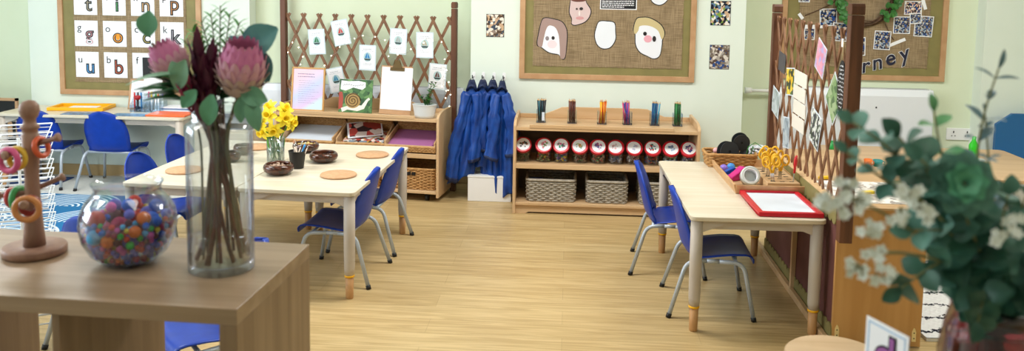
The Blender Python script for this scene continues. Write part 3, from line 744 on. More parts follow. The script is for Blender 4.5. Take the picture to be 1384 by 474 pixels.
# fairy lights
q = LS(0, .362)
t = thing('fairy_lights', 'string of tiny warm fairy lights woven through the left trellis', 'fairy lights', q, LANG)
rr = random.Random(5); pts = []
wp = [(-1.33, .98), (-1.27, 1.13), (-1.18, 1.0), (-1.22, .9), (-1.1, .87), (-1.0, .93), (-.9, 1.05), (-.82, 1.13), (-.72, 1.16), (-.58, 1.15), (-.48, 1.13), (-.5, .98), (-.35, 1.05), (-.2, 1.15), (-.1, 1.14), (-.02, 1.05), (-.1, .98), (-.03, .9), (-.08, .8), (-.02, .78), (-.01, .7)]
for i in range(len(wp) - 1):
    for k in range(6): u = k / 6; pts.append((wp[i][0] * (1 - u) + wp[i + 1][0] * u + rr.uniform(-.006, .006), -.012 + rr.uniform(-.006, .004), wp[i][1] * (1 - u) + wp[i + 1][1] * u + .012 * math.sin(i + k)))
G().tube(pts, .0011, 4).obj('wire', mat('silver_wire', '#b9b9b4', .4, metal=.5), t)
mb = mat('warm_bulb', '#fff2d2', .4, emit=4)
for k in range(1, len(pts), 4): G().sph((pts[k][0], pts[k][1] - .004, pts[k][2]), .0048, 8).obj('bulb', mb, t)
# a second, lower run on the shelf top
t = thing('fairy_lights', 'short run of fairy lights and silver wire at the right trellis post', 'fairy lights', q, LANG)
pts = [(-.03 + .025 * math.sin(k * .9), -.05 + .02 * math.cos(k * 1.3), .63 + k * .02 + .008 * math.sin(k * 2.1)) for k in range(16)]
G().tube(pts, .0011, 4).obj('wire', mat('silver_wire', '#b9b9b4'), t)
for k in range(1, 16, 3): G().sph((pts[k][0], pts[k][1] - .004, pts[k][2]), .0048, 8).obj('bulb', mb, t)

# ================================================================ BOARDS
def board(label, x0, x1, z0, z1, y, bx0, bx1, bz0, bz1, seed):
    t = thing('display_board', label, 'notice board', (x0, y, z0))
    W, H = x1 - x0, z1 - z0; fw = .04
    g = G(); g.prism([(0, 0), (W, 0), (W - fw, fw), (fw, fw)], -.022, 0); g.prism([(0, H), (W, H), (W - fw, H - fw), (fw, H - fw)], -.022, 0)
    g.prism([(0, 0), (0, H), (fw, H - fw), (fw, fw)], -.022, 0); g.prism([(W, 0), (W, H), (W - fw, H - fw), (W - fw, fw)], -.022, 0)
    g.obj('frame', M_frame, t, bevel=.003)
    G().bx(fw - .002, W - fw + .002, -.008, -.002, fw - .002, H - fw + .002).obj('olive_border', M_olive, t)
    rr = random.Random(seed); P = []
    a0, a1, c0, c1 = bx0 - x0, bx1 - x0, bz0 - z0, bz1 - z0
    def run(p, q, nx, nz):
        L = math.hypot(q[0] - p[0], q[1] - p[1]); k = max(4, int(L / .012))
        for i in range(k):
            u = i / k; w = .007 * abs(math.sin(u * L / .045 * PI)) + rr.uniform(0, .002); P.append((p[0] + (q[0] - p[0]) * u + nx * w, p[1] + (q[1] - p[1]) * u + nz * w))
    run((a0, c0), (a1, c0), 0, 1); run((a1, c0), (a1, c1), -1, 0); run((a1, c1), (a0, c1), 0, -1); run((a0, c1), (a0, c0), 1, 0)
    G().prism(P, -.012, -.008).obj('burlap', M_burlap, t)
    return t
board('middle wall board of burlap with painted paper faces', -.356, .913, .885, 1.75, YP, -.262, .825, .975, 1.68, 1)
board('left wall board of burlap covered in letter cards', -3.99, -2.84, .65, 1.62, YL, -3.87, -2.955, .745, 1.56, 2)
board('right wall board of burlap with photos, an ivy wreath and big dark letters', 1.60, 2.815, .893, 1.75, YR, 1.725, 2.69, .985, 1.68, 3)

# ---------------------------------------------------------------- painted faces
def blob(pts, n=5):
    """smooth closed outline through points"""
    k = len(pts); o = []
    for i in range(k):
        p0, p1, p2, p3 = [Vector(pts[(i + j - 1) % k]) for j in range(4)]
        for q in range(n):
            u = q / n; v = .5 * ((2 * p1) + (p2 - p0) * u + (2 * p0 - 5 * p1 + 4 * p2 - p3) * u * u + (3 * p1 - p0 - 3 * p2 + p3) * u ** 3); o.append((v.x, v.y))
    return o
def scale_blob(P, s):
    cx = sum(p[0] for p in P) / len(P); cz = sum(p[1] for p in P) / len(P); o = []
    for x, z in P:
        d = math.hypot(x - cx, z - cz); f = (d + s) / d; o.append((cx + (x - cx) * f, cz + (z - cz) * f))
    return o
def px3(a, b): return (-.411 + a * .001336 + b * .000025, 1.457 + a * .000025 - b * .001336)  # board sheet coordinates to metres
def face(label, outline, parts):
    o = [px3(*p) for p in outline]; cx = sum(p[0] for p in o) / len(o); cz = min(p[1] for p in o)
    t = thing('painted_face', label, 'paper face', (cx, YP - .0125, cz), 0, 'painted paper faces on the middle board')
    L = lambda P: [(x - cx, z - cz) for x, z in P]
    G().prism(scale_blob(blob(L(o)), .0065), -.0008, 0).obj('black_paper_edge', M_ink, t)
    G().prism(blob(L(o)), -.0018, -.0008).obj('paper_face', mat('face_' + parts[0][1:], parts[0], .7), t)
    for i, (nm, c, pts) in enumerate(parts[1:]):
        G().prism(blob(L([px3(*p) for p in pts])), -.0024 - i * .0003, -.0018).obj(nm, mat('paint_' + c[1:], c, .7), t)
def circ(x, y, r, ry=None): return [(x + r * math.cos(k * PI / 3), y + (ry or r) * math.sin(k * PI / 3)) for k in range(6)]
face('paper face with long brownish pink hair, lowest at the left of the middle board', [(180, 98), (160, 112), (145, 170), (135, 240), (160, 258), (200, 285), (250, 296), (265, 318), (284, 312), (292, 250), (294, 170), (270, 122), (225, 105)],
     ['#e9edf6', ('hair', '#a58c86', [(180, 98), (160, 112), (145, 170), (135, 240), (158, 255), (168, 215), (182, 160), (200, 138), (232, 150), (250, 190), (256, 250), (260, 314), (284, 312), (292, 250), (294, 170), (270, 122), (225, 105)]),
      ('cheek', '#ead9e0', circ(215, 240, 26, 22)), ('eye', '#8a8288', circ(188, 208, 10, 12)), ('eye', '#2a2528', circ(220, 206, 9, 10))])
face('pinkish paper face with small nose line, at the top left of the middle board', [(325, -20), (312, 30), (310, 70), (322, 100), (322, 128), (345, 134), (390, 118), (415, 90), (422, 55), (400, 18), (385, -15)],
     ['#d3bcbc', ('hair', '#6a4038', [(318, -20), (318, 2), (350, 10), (395, 4), (392, -20)]), ('mouth', '#cf9a9c', circ(365, 98, 22, 9)), ('nose', '#e8dcd8', circ(362, 72, 5, 14)), ('eye', '#4a3a3a', circ(348, 48, 6)), ('eye', '#2f2626', circ(372, 47, 10, 8))])
face('blank white oval paper face in the centre of the middle board', [(470, 118), (455, 150), (447, 195), (460, 240), (490, 262), (530, 255), (556, 215), (556, 170), (550, 125), (510, 116)], ['#e6ebf4'])
face('paper face with blond hair and a pink nose, right of the middle board', [(670, 105), (655, 160), (665, 185), (668, 240), (690, 280), (730, 302), (765, 316), (795, 300), (806, 245), (808, 215), (820, 180), (800, 135), (745, 100), (700, 95)],
     ['#e9edf6', ('hair', '#c9b98a', [(670, 105), (655, 160), (664, 184), (680, 165), (690, 140), (740, 140), (785, 165), (806, 212), (820, 180), (800, 135), (745, 100), (700, 95)]),
      ('nose', '#e6a9b8', circ(732, 210, 22, 20)), ('eye', '#1f1a1c', circ(716, 182, 10, 11)), ('eye', '#2a2428', circ(766, 210, 10, 16))])
face('white paper face cut off by the top edge, upper right of the middle board', [(745, -40), (748, 0), (768, 20), (795, 26), (822, 12), (838, -15), (830, -50)], ['#e6ebf4'])
t = thing('text_panel', 'black caption panel with white border at the top of the middle board', 'sign', (.354, YP - .0125, 1.402))
g = G(); g.m(1).bx(-.132, .132, -.001, 0, 0, .2); g.m(0).bx(-.126, .126, -.0016, -.001, .006, .194); g.obj('panel', [M_ink, M_paper], t)
g = G()
for k in range(7): scribble(g, -.118, .04 if k == 0 else .112, .018 + k * .0135, -.0016, .006, 20 + k)
g.obj('lettering', M_paper, t)

# ---------------------------------------------------------------- photos on walls
def photo(label, x, z, w, h, y, cols, border=.0, rot=0, group=None, name='photo_print', sc=28, seed=0):
    sc = sc * 2.6
    t = thing(name, label, 'photo', (x, y, z), 0, group); Mx = Matrix.Rotation(-rot, 4, 'Y')
    g = G(); g.M = Mx; g.bx(-w / 2, w / 2, -.0008, 0, -h / 2, h / 2); g.obj('print_edge', M_paper if border else M_ink, t)
    b = border or .003
    o = G(); o.M = Mx; o.bx(-w / 2 + b, w / 2 - b, -.0013, -.0008, -h / 2 + b, h / 2 - b); m = bits_mat('photo_%d' % seed, cols, sc, .25)
    o = o.obj('image', m, t); return t
DKB = ['#1c2333', '#6a4a3c', '#c9b9a6', '#2f3f5f', '#e6e0d8', '#8f6f58']
photo('framed photo of a wooden stair-like scene on the pillar, above the blue coats', -.537, 1.268, .132, .168, YP - .001, ['#5a4638', '#c9a98a', '#e7e0d6', '#3f4a5a', '#8f7f74'], seed=1, sc=22)
photo('photo mostly cut by the top of the picture, above the coats', -.541, 1.56, .132, .168, YP - .001, ['#3a3434', '#7f5a4a', '#c9b9a6'], seed=2, sc=22)
photo('upper of two small photos right of the middle board, bright green base', 1.085, 1.389, .143, .176, YP - .001, ['#1c2333', '#c9a98a', '#5f7fa0', '#e9e4dd', '#7f9f3f', '#2a2a33'], seed=3, sc=24)
photo('lower of two small photos right of the middle board', 1.089, 1.073, .141, .176, YP - .001, ['#7f7468', '#d9d2c9', '#5a4a44', '#a9a29a', '#2f4f8f'], seed=4, sc=24)

BL = ['#1f2f4f', '#24498f', '#c9c3bb', '#7f6a5f', '#2a2a33', '#9fb0c4']
gp = 'photos pinned on the right board'
for i, (x0, z0, x1, z1, rot, lb) in enumerate(((1.879, 1.426, 2.006, 1.296, .05, 'photo with a red sledge shape, left of the ivy wreath'), (1.977, 1.321, 2.09, 1.183, -.05, 'photo of a blue clad figure just left of the near trellis post'), (2.145, 1.216, 2.225, 1.077, .03, 'blue photo peeping out right of the near trellis post'),
        (2.285, 1.267, 2.406, 1.126, -.04, 'white edged photo above the dark letter n'), (2.421, 1.377, 2.544, 1.248, .0, 'white edged greenish photo, right of the wreath'), (2.493, 1.493, 2.62, 1.391, .0, 'upper right photo nearest the top of the right board'),
        (2.573, 1.384, 2.707, 1.229, -.05, 'rightmost photo on the right board'), (2.535, 1.405, 2.62, 1.325, .06, 'small photo with pink in the overlapping cluster of the right board'), (1.77, 1.278, 1.85, 1.188, 0, 'blue photo low on the left, seen through the trellis tops'), (1.717, 1.52, 1.80, 1.47, 0, 'photo cut by the top of the picture, upper left of the right board'))):
    photo(lb, (x0 + x1) / 2, (z0 + z1) / 2, x1 - x0, z0 - z1, YR - .014 - .0015 * (i % 4), BL if i != 5 else ['#1c1c2a', '#24498f', '#d9b0a0', '#e9e4dd', '#5f4a44'], .006, rot, gp, sc=30 + 3 * i, seed=10 + i)
for i, (x, z, w, rot, lb) in enumerate(((2.457, 1.183, .125, .42, 'white paper strip slanting above the dark letter e'), (2.635, 1.47, .08, -1.25, 'white paper strip at the upper right of the board'), (1.74, 1.365, .05, -.9, 'white paper tab at the left end of the twig'), (1.85, 1.29, .16, .0, 'long pale paper strip level with the trellis tops'))):
    g = G(); g.M = Matrix.Rotation(-rot, 4, 'Y'); g.bx(-w / 2, w / 2, -.001, 0, -.012, .012)
    tag(g.obj('paper_strip', M_paper, None, (x, YR - .014, z)), lb, 'paper strip', 'paper strips on the right board')
g = G(); g.tube([(1.77, 0, 1.37), (1.86, 0, 1.41), (1.94, 0, 1.45), (2.02, 0, 1.50)], .0035, 6); tag(g.obj('twig', mat('twig_brown', '#5a4230', .8), None, (0, YR - .016, 0)), 'bare twig pinned left of the wreath on the right board', 'twig')
g = G(); g.tube([(2.36, 0, 1.32), (2.40, 0, 1.24), (2.43, 0, 1.20)], .003, 6); tag(g.obj('twig', mat('twig_brown', '#5a4230', .8), None, (0, YR - .016, 0)), 'short twig running from the wreath to the white strip', 'twig')
# wreath
t = thing('ivy_wreath', 'round twig wreath with green ivy, upper centre of the right board', 'wreath', (2.20, YR - .014, 1.52))
g = G(); rr = random.Random(3)
for k in range(9):
    ph, am, rad = rr.uniform(0, 6), rr.uniform(.008, .02), .205 + rr.uniform(-.015, .015)
    g.tube([((rad + am * math.sin(3 * a + ph)) * math.cos(a), -.02 + .012 * math.cos(4 * a + ph), (rad + am * math.sin(3 * a + ph)) * math.sin(a)) for a in [q * 2 * PI / 40 for q in range(40)]], .0045, 5, closed=True)
g.obj('twig_ring', mat('twig_brown', '#5a4230', .8), t)
g = G()
for k in range(64):
    a = rr.choice((rr.uniform(-.95, .5), rr.uniform(2.65, 4.0))); r = rr.uniform(.165, .25)
    if a < 0 and a < -.75 and rr.random() < .5: continue
    aa = rr.uniform(0, 2 * PI); leaf_shape(g, (r * math.cos(a), -.035 - rr.uniform(0, .02), r * math.sin(a)), (math.cos(aa), -.3, math.sin(aa)), .05, .045, up=(0, -1, .2), nu=3, nv=4)
g.obj('ivy_leaves', noisy('ivy_green', '#3c7a34', '#2a5c28', (40, 40, 40), .45), t)
# dark lettering r n e y
M_navy = mat('letter_navy', '#1e2038', .7)
for ch, x, z, rot in (('r', 2.237, 1.000, .18), ('n', 2.322, 1.026, .24), ('e', 2.415, 1.062, .34), ('y', 2.515, 1.098, .40)):
    t = thing('cut_out_letter', 'big dark navy cut-out letter %s with pale edge on the right board' % ch, 'letter', (x, YR - .0125, z), 0, 'big dark letters on the right board')
    sh = Matrix(((1, .18, 0, 0), (0, 1, 0, 0), (0, 0, 1, 0), (0, 0, 0, 1)))
    text('pale_edge', ch, .158, M_paper, wallM(0, -.0005, 0, rot) @ sh, t, .0006, .0055)
    text('letter_face', ch, .158, M_navy, wallM(0, -.0022, 0, rot) @ sh, t, .0008, .0025)

# ---------------------------------------------------------------- letter cards, left board
rows = (('t', 'i', 'n', 'p'), ('g', 'o', 'c', 'k'), ('u', 'b', 'f', 'l'))
lc = {'t': '#9a8f7a', 'i': '#4f9f5f', 'n': '#c9a070', 'p': '#b0763f', 'g': '#c98f94', 'o': '#f09a28', 'c': '#9a8f4a', 'k': '#8f8f98', 'u': '#4f9fe0', 'b': '#b8583a', 'f': '#d99a5a', 'l': '#c9584a'}
for r in range(3):
    for c in range(4):
        ch = rows[r][c]
        t = thing('letter_card', 'white letter card showing small and large letter %s on the left board' % ch, 'letter card', (-3.764 + c * .230, YL - .0125, 1.377 - r * .2445), 0, 'letter cards on the left board')
        G().bx(-.0935, .0935, -.0012, 0, -.1, .1).obj('card', M_paper, t)
        text('small_letter', ch, .078, M_ink, wallM(-.055, -.0016, .038 if ch not in 'gp' else .045), t, .0004)
        text('large_letter_outline', ch, .155, M_ink, wallM(.025, -.0018, -.02 if ch not in 'gp' else -.005), t, .0005, .005)
        text('large_letter_picture', ch, .155, mat('letter_' + lc[ch][1:], lc[ch], .6), wallM(.025, -.0030, -.02 if ch not in 'gp' else -.005), t, .0006, -.0035)
        if ch in 'o':
            rx, cz = (.017 if ch == 'o' else .011), (-.026 if ch != 'g' else .005)
            G().prism([(.025 + rx * math.cos(k * PI / 8), cz + 1.35 * rx * math.sin(k * PI / 8)) for k in range(16)], -.0026, -.002).obj('letter_filling', mat('letter_' + lc[ch][1:], lc[ch], .6), t)

# ================================================================ RADIATORS, SOCKET
def radiator(x0, x1, z0, z1, label, y=YR, dp=.10):
    t = thing('radiator', label, 'radiator', ((x0 + x1) / 2, y, 0)); w = (x1 - x0) / 2
    g = G(); g.prism([(-.005, z0), (-dp, z0), (-dp, z1 - .05), (-dp * .75, z1), (-.005, z1)], -w, w, 'yz'); g.obj('casing', M_rad, t, bevel=.008)
    g = G(); g.bx(-w + .03, w - .03, -dp * .7, -.014, z1 - .002, z1 + .004); g.obj('top_grille', mat('grille_grey', '#b9bcc0', .5), t, bevel=.001)
    for s in (-1, 1): G().bx(s * (w - .08) - .02, s * (w - .08) + .02, -dp * .9, -.005, 0, z0).obj('bracket', M_rad, t)
    return t
radiator(1.55, 2.72, .16, .835, 'white boxed radiator on the right wall below the photo board')
radiator(-2.40, -.80, .16, .76, 'white boxed radiator behind the left trellis', dp=.05)
o = G().sph((0, -.018, 0), .006, 8).obj('screw_plug', M_ink, None, (2.30, YR - .085, .70)); tag(o, 'small dark plug on the front of the right radiator', 'plug')
t = thing('radiator_valve', 'white pipe valve at the left end of the right radiator', 'valve', (1.42, YR - .06, .80))
g = G(); g.cyl((-.07, 0, 0), (.13, 0, 0), .012); g.obj('pipe', M_white, t); G().cyl((-.08, 0, 0), (-.03, 0, 0), .024, .02).obj('thermostat_head', M_white, t)
t = thing('wall_socket', 'white double wall socket right of the right radiator', 'socket', (2.96, YR, .50))
G().bx(-.1, .1, -.012, 0, -.045, .045).obj('plate', M_white, t, bevel=.003)
g = G()
for s in (-1, 1): g.bx(s * .05 - .004, s * .05 + .004, -.0135, -.0115, .008, .024); g.bx(s * .05 - .016, s * .05 - .008, -.0135, -.0115, -.016, -.01); g.bx(s * .05 + .008, s * .05 + .016, -.0135, -.0115, -.016, -.01)
g.obj('pin_slot_shade', M_ink, t)  # ink-dark plates stand for the shade in the pin holes

# ================================================================ COATS ON HOOKS
M_coat = noisy('coat_blue', '#12489c', '#0c3580', (14, 14, 14), .42, bump=.25, spec=.5)
M_coatd = noisy('coat_navy', '#12254f', '#0e1d42', (14, 14, 14), .5, bump=.2)
def lerp(a, b, u): return a + (b - a) * u
def coat(label, hx, wdt, bot, lean, ph, depth=.07, y=6.10, sl=(1, 1), slb=(.22, .2)):
    t = thing('rain_coat', label, 'coat', (hx, y, .88), 0, 'blue rain coats on the wall hooks')
    H = .88 - bot
    def wid(v): return lerp(.016, wdt * .74, min(1, v / .26) ** .75) if v < .26 else lerp(wdt * .74, wdt * 1.12, ((v - .26) / .74) ** .9)
    def body(u, v):
        a = 2 * PI * u; z = -H * v; w = wid(v); m = min(1, max(0, (v - .12) * 3))
        cx = w * math.copysign(abs(math.cos(a)) ** .8, math.cos(a))
        fold = .016 * m * math.sin(cx / .021 + ph + 1.2 * math.sin(2.5 * v + ph)) + .008 * m * math.sin(cx / .0095 + 2 * ph + 4 * v) + .004 * m * math.sin(14 * v + cx / .02)
        d = depth * min(1, .25 + v * 2.2) * .5 * math.copysign(abs(math.sin(a)) ** .7, math.sin(a))
        if v > .8: z += (v - .8) / .2 * (.035 * math.sin(cx / .05 + ph) + .012 * math.sin(cx / .016))
        return (cx * (1 + .06 * math.sin(7 * v + ph)) + lean * v * v, d - fold * (1 if math.sin(a) < 0 else .4), z)
    g = G(); g.grid(lambda u, v: body(u, .075 + v * .925), 90, 46, closeu=True); g.obj('body', M_coat, t, solid=.003)
    g = G(); g.grid(lambda u, v: body(u, v * .08), 90, 6, closeu=True); g.obj('yoke', M_coatd, t, solid=.003)
    for s, on, ln in ((-1, sl[0], slb[0]), (1, sl[1], slb[1])):
        if not on: continue
        L = .36 + ln; n = 26
        def sleeve(u, v, s=s, L=L):
            a = 2 * PI * u; w = .030 + .012 * min(1, v * 2) + .004 * math.sin(v * 23 + ph) + .003 * math.sin(v * 41); x0 = s * lerp(wdt * .30, wdt * .98, min(1, v * 1.3) ** .6) + lean * v * .7 + .007 * math.sin(v * 6 + ph)
            z = -.09 - L * v * .92 + .012 * math.cos(a) * s
            k = .006 * math.sin(a * 3 + ph) + .004 * math.sin(a * 5 + v * 11)
            return (x0 + (w + k) * math.cos(a), -depth * .42 - .016 * min(1, v * 3) + (.022 + k) * math.sin(a) - .008 * math.sin(v * 8 + ph), z)
        g = G(); g.grid(sleeve, 24, 34, closeu=True); g.obj('sleeve', M_coat, t, solid=.003)
        g = G(); g.grid(lambda u, v: tuple(Vector(sleeve(u, .955 + .05 * v)) + Vector((math.cos(2 * PI * u) * .003, math.sin(2 * PI * u) * .003, 0))), 24, 3, closeu=True); g.obj('cuff', M_coatd, t, solid=.003)
    G().tube([(-.012, 0, -.012), (-.006, -.002, .012), (.006, -.002, .012), (.012, 0, -.012)], .0025, 6).obj('hanging_loop', M_black, t)
    g = G(); g.tube([(-.035, -.02, -.075), (-.018, -.036, -.045), (.0, -.04, -.035), (.018, -.036, -.045), (.035, -.02, -.075)], .011, 8, flat=.8); g.obj('collar', M_coatd, t)
    return t
for i, x in enumerate((-.69, -.618, -.54, -.466)):
    t = thing('coat_hook', 'white wall hook carrying a blue coat, %s of four' % ('first', 'second', 'third', 'last')[i], 'hook', (x, YP, .89), 0, 'coat hooks on the pillar')
    G().prism([(-.012, -.02), (.012, -.02), (.012, .03), (0, .036), (-.012, .03)], -.004, 0).obj('plate', M_white, t)
    G().tube([(0, -.004, .0), (0, -.06, -.004), (0, -.098, .0), (0, -.102, .022)], .004, 8).obj('prong', mat('hook_dark', '#3a3a3e', .35, metal=.6), t)
coat('blue rain coat with dark shoulders, leftmost of the four, sleeve hanging low', -.69, .082, .14, -.075, .4, .09, 6.08, sl=(1, 1), slb=(.34, .18))
coat('blue rain coat second from the left, brightest folds', -.612, .085, .22, -.02, 2.1, .085, 6.10, sl=(0, 0), slb=(.2, .15))
coat('blue rain coat third from the left, mostly dark at the shoulder', -.54, .10, .10, .03, 3.3, .09, 6.10, sl=(1, 0), slb=(.1, .2))
coat('blue rain coat rightmost of the four, next to the jar shelf', -.468, .078, .075, .03, 5.0, .09, 6.06, sl=(1, 1), slb=(.16, .12))
t = thing('storage_box', 'low white box on the floor beneath the blue coats', 'box', (-.705, 6.02, 0))
G().bx(0, .315, 0, .16, 0, .175).obj('body', M_white, t, bevel=.004)
G().bx(-.003, .318, -.003, .163, .175, .19).obj('lid', M_white, t, bevel=.003)

# ================================================================ PARTITION CABINET
t = thing('partition_cabinet', 'honey ply cabinet end on, its back clad in maroon paper with olive scalloped borders', 'cabinet', (1.205, 3.78, 0), 0)
CW, CL, CH_ = .395, 1.31, .635
G().bx(0.006, CW, 0, .018, 0.005, CH_ - .01).obj('end_panel', M_honey, t, bevel=.002)
G().bx(0.006, CW, CL - .018, CL, 0, CH_ - .01).obj('end_panel', M_honey, t, bevel=.002)
G().bx(0, CW, -.006, CL, CH_ - .012, CH_).obj('top', M_maple, t, bevel=.002)
G().bx(.02, CW, .018, CL - .018, .04, .058).obj('bottom_board', M_maple, t)
G().bx(.02, CW, .018, CL - .018, .33, .348).obj('shelf', M_maple, t)
G().bx(.018, CW, CL / 2 - .009, CL / 2 + .009, .058, CH_ - .012).obj('divider', M_maple, t)
g = G(); g.bx(.006, .012, .018, CL - .018, .03, CH_ - .012); g.obj('maroon_panel', M_maroon, t)
def scallop(z_base, z_edge, seed):
    rr = random.Random(seed); P = [(.0, z_base)]; n = 110
    for i in range(n + 1):
        y = i / n * CL; w = abs(math.sin(i * PI / 5)) ** .6 * .020 * (1 if z_edge > z_base else -1); P.append((y, z_edge + w))
    P.append((CL, z_base)); return P
g = G(); g.prism(scallop(CH_ - .002, CH_ - .068, 1), -.003, .005, 'yz'); g.obj('olive_top_border', M_olive, t)
g = G(); g.prism(scallop(.012, .075, 2), -.001, .005, 'yz'); g.obj('olive_bottom_border', M_olive, t)
G().bx(-.02, .004, .62, .645, .0, CH_ - .07).obj('upright_batten', M_maplev, t, bevel=.002)
G().bx(-.028, -.004, -.0, CL + .12, 0.0, .035).obj('foot_rail', M_maple, t, bevel=.003)
g = G(); g.prism([(-.0, .036), (CL + .12, .036), (CL + .12, .0), (CL + .02, .0)], 0, 0.001, 'yz')
for x in (.028, CW - .03):
    g = G(); g.prism([(x - .009, .03), (x + .009, .03), (x + .009, .075), (x + .004, .088), (x, .094), (x - .004, .088), (x - .009, .075)], -.0025, 0); br = g.obj('brass_bracket', mat('pale_brass', '#e8d7a4', .3, metal=.4), t)
    g = G()
    for z in (.045, .07): g.cyl((x, -.0035, z), (x, -.0024, z), .003, n=8)
    g.obj('screw', M_ink, br)
# items on top of the cabinet
o = G().prism([(.0, .0), (.36, .0), (.36, .42), (0, .42)], 0, .0015, 'xy').obj('patterned_paper', None or bits_mat('map_print', ['#e9e6e0', '#d9d4cc', '#c3b9b0', '#efece6', '#9a938f'], 38, .5), None, (1.245, 3.85, CH_ + .001), .0)
tag(o, 'pale patterned paper sheet on top of the partition cabinet behind the trellis post', 'paper')
for x, y, c, lb in ((1.30, 4.30, '#f2c81c', 'yellow toy block'), (1.42, 4.02, '#f2d23c', 'yellow toy strip')):
    o = G().bx(-.03, .03, -.012, .012, 0, .014).obj('toy_block', mat('toy_' + c[1:], c, .35), None, (x, y, CH_ + .003), .4, bevel=.003); tag(o, lb + ' lying on the partition cabinet top', 'toy')
# cards hung on the right trellis: (y, z, w, h, rot, kind, label)
XT = 1.203
def hung(label, y, z, w, h, rot, m, name='garden_card', extra=None, border=True, cat='card'):
    t = thing(name, label, cat, (XT, y, z), 0, None)
    g = G(); g.M = Matrix.Rotation(rot, 4, 'X'); g.bx(-.0015, 0, -w / 2, w / 2, -h / 2, h / 2); g.obj('card', M_paperb if border else m, t)
    if border:
        g = G(); g.M = Matrix.Rotation(rot, 4, 'X'); g.bx(-.0024, -.0015, -w / 2 + .006, w / 2 - .006, -h / 2 + .006, h / 2 - .006); g.obj('picture', m, t)
    return t
hung('lilac card with pink blossom print, topmost on the right trellis', 4.13, 1.262, .15, .155, .35, bits_mat('pink_print', ['#c9b0d4', '#d98fae', '#b9a9dc', '#e6a0b8'], 40))
hung('green leaf print card hung on the right trellis, near the post', 3.90, 1.10, .17, .18, .75, bits_mat('green_print', ['#5f7f4f', '#7f9f6a', '#4a6a44', '#9fb48a'], 34))
hung('dark slate card on the far part of the right trellis', 4.86, 1.17, .15, .11, .1, mat('slate_grey', '#4a4a50', .5), border=False)
hung('yellow daffodil photo card on the right trellis', 4.66, 1.085, .17, .15, -.1, bits_mat('daff_print', ['#2f4a24', '#e0b81c', '#4a6a2f', '#1f2f1a', '#f0d040'], 34))
hung('black and white mottled card low on the right trellis', 4.16, .915, .16, .17, .25, bits_mat('speckle_print', ['#2f3f33', '#c9cfc9', '#5a6a5a', '#e6e9e6', '#3a3f4a'], 60))
hung('pale blue card at the far end of the right trellis', 4.96, .93, .17, .15, .2, bits_mat('pale_print', ['#aab8bd', '#8fa09f', '#c3cfd3'], 30))
hung('grey blue card low on the far half of the right trellis', 4.70, .80, .13, .17, -.1, bits_mat('bluegrey_print', ['#9fb0bd', '#7f909f', '#b9c6cf'], 30))
for k in range(4):
    o = G().bx(-.004, 0, -.115, .115, -.035, .035); o.M = Matrix()
    o = o.obj('blank_card', mat('cream_card', '#e6e1d6', .6), None, (XT - .003 - .002 * (k % 2), 4.44 + .008 * (k % 2), 1.125 - k * .078), 0); o.rotation_euler[0] = .03
    tag(o, 'cream blank card strip on the right trellis, %s from the top of the column' % ('first', 'second', 'third', 'fourth')[k], 'card', 'column of cream strips on the right trellis')
t = thing('slate_tag', 'black oval tag with white lettering strokes on twine, beside the near trellis post', 'tag', (XT - .004, 3.79, 1.17))
g = G(); g.prism([(.05 * math.cos(a) * (1 if abs(math.sin(a)) < .9 else 1), .115 * math.sin(a)) for a in [k * PI / 12 for k in range(24)]], -.004, 0, 'yz'); g.obj('tag_body', M_ink, t)
g = G(); rr = random.Random(9)
for k in range(11):
    z = .09 - k * .018; w = .038 * math.sqrt(max(.05, 1 - (z / .115) ** 2)); y = -w
    while y < w - .008:
        L_ = rr.uniform(.004, .012); g.tube([(-.0045, y, z + rr.uniform(-.004, .004)), (-.0045, y + L_ * .5, z + rr.uniform(-.006, .006)), (-.0045, y + L_, z + rr.uniform(-.004, .004))], .0013, 4); y += L_ + rr.uniform(.003, .008)
g.obj('white_strokes', M_paper, t)
G().tube([(-.002, -.006, .11), (-.004, -.01, .17), (-.002, .0, .20), (0, .01, .17), (-.002, .006, .11)], .0018, 5).obj('twine', mat('twine', '#c9b48a', .8), t)
o = G().bx(-.004, 0, -.012, .012, -.018, .018).obj('white_peg', M_white, None, (XT - .004, 3.80, 1.36)); tag(o, 'small white peg on the right trellis above the black tag', 'peg')

# ================================================================ PLAY AREA BEHIND THE PARTITION
t = thing('play_table', 'pale wood play table behind the partition, before the right radiator', 'table', (1.70, 5.05, 0))
G().prism(rrect(0, 1.30, 0, .95, .05), .47, .492, 'xy').obj('tabletop', M_maple, t, bevel=.003)
for x in (.06, 1.24):
    for y in (.06, .89): G().cyl((x, y, 0), (x, y, .47), .02, .026).obj('leg', M_maple, t)
for nm, lb, c, x, y, rad, h in (('toy_cup', 'green toy cup behind the far trellis post', '#2a9a4a', 1.78, 5.75, .035, .07), ('toy_cup', 'orange toy cup just right of the near trellis post', '#ef7a2a', 1.86, 5.30, .025, .05), ('toy_cup', 'small blue and green toy just right of the near post', '#2f8f8f', 1.93, 5.33, .03, .04), ('toy_cup', 'pink toy dish on the play table', '#e0559a', 2.28, 5.20, .03, .015), ('toy_cup', 'second pink toy dish near the foliage on the play table', '#e9559f', 2.20, 5.25, .02, .02)):
    t = thing(nm, lb, 'toy', (x, y, .4925))
    G().lathe([(rad * .8, 0), (rad, h), (rad * .9, h), (rad * .7, .004), (.0001, .004)], 18).obj('cup_body', mat('toy_' + c[1:], c, .35), t)
    G().tube([(rad * .9, 0, h * .8), (rad * 1.4, 0, h * .7), (rad * 1.4, 0, h * .4), (rad * .88, 0, h * .3)], .003, 6).obj('handle', mat('toy_' + c[1:], c, .35), t)
t = thing('toy_bottle', 'bright green toy bottle standing on a white dish, on the play table', 'toy', (2.60, 5.55, .4925))
G().lathe([(.02, .02), (.028, .02), (.028, .11), (.012, .14), (.012, .165), (.0001, .166)], 18).obj('bottle', mat('lime_plastic', '#2fbf2a', .25), t)
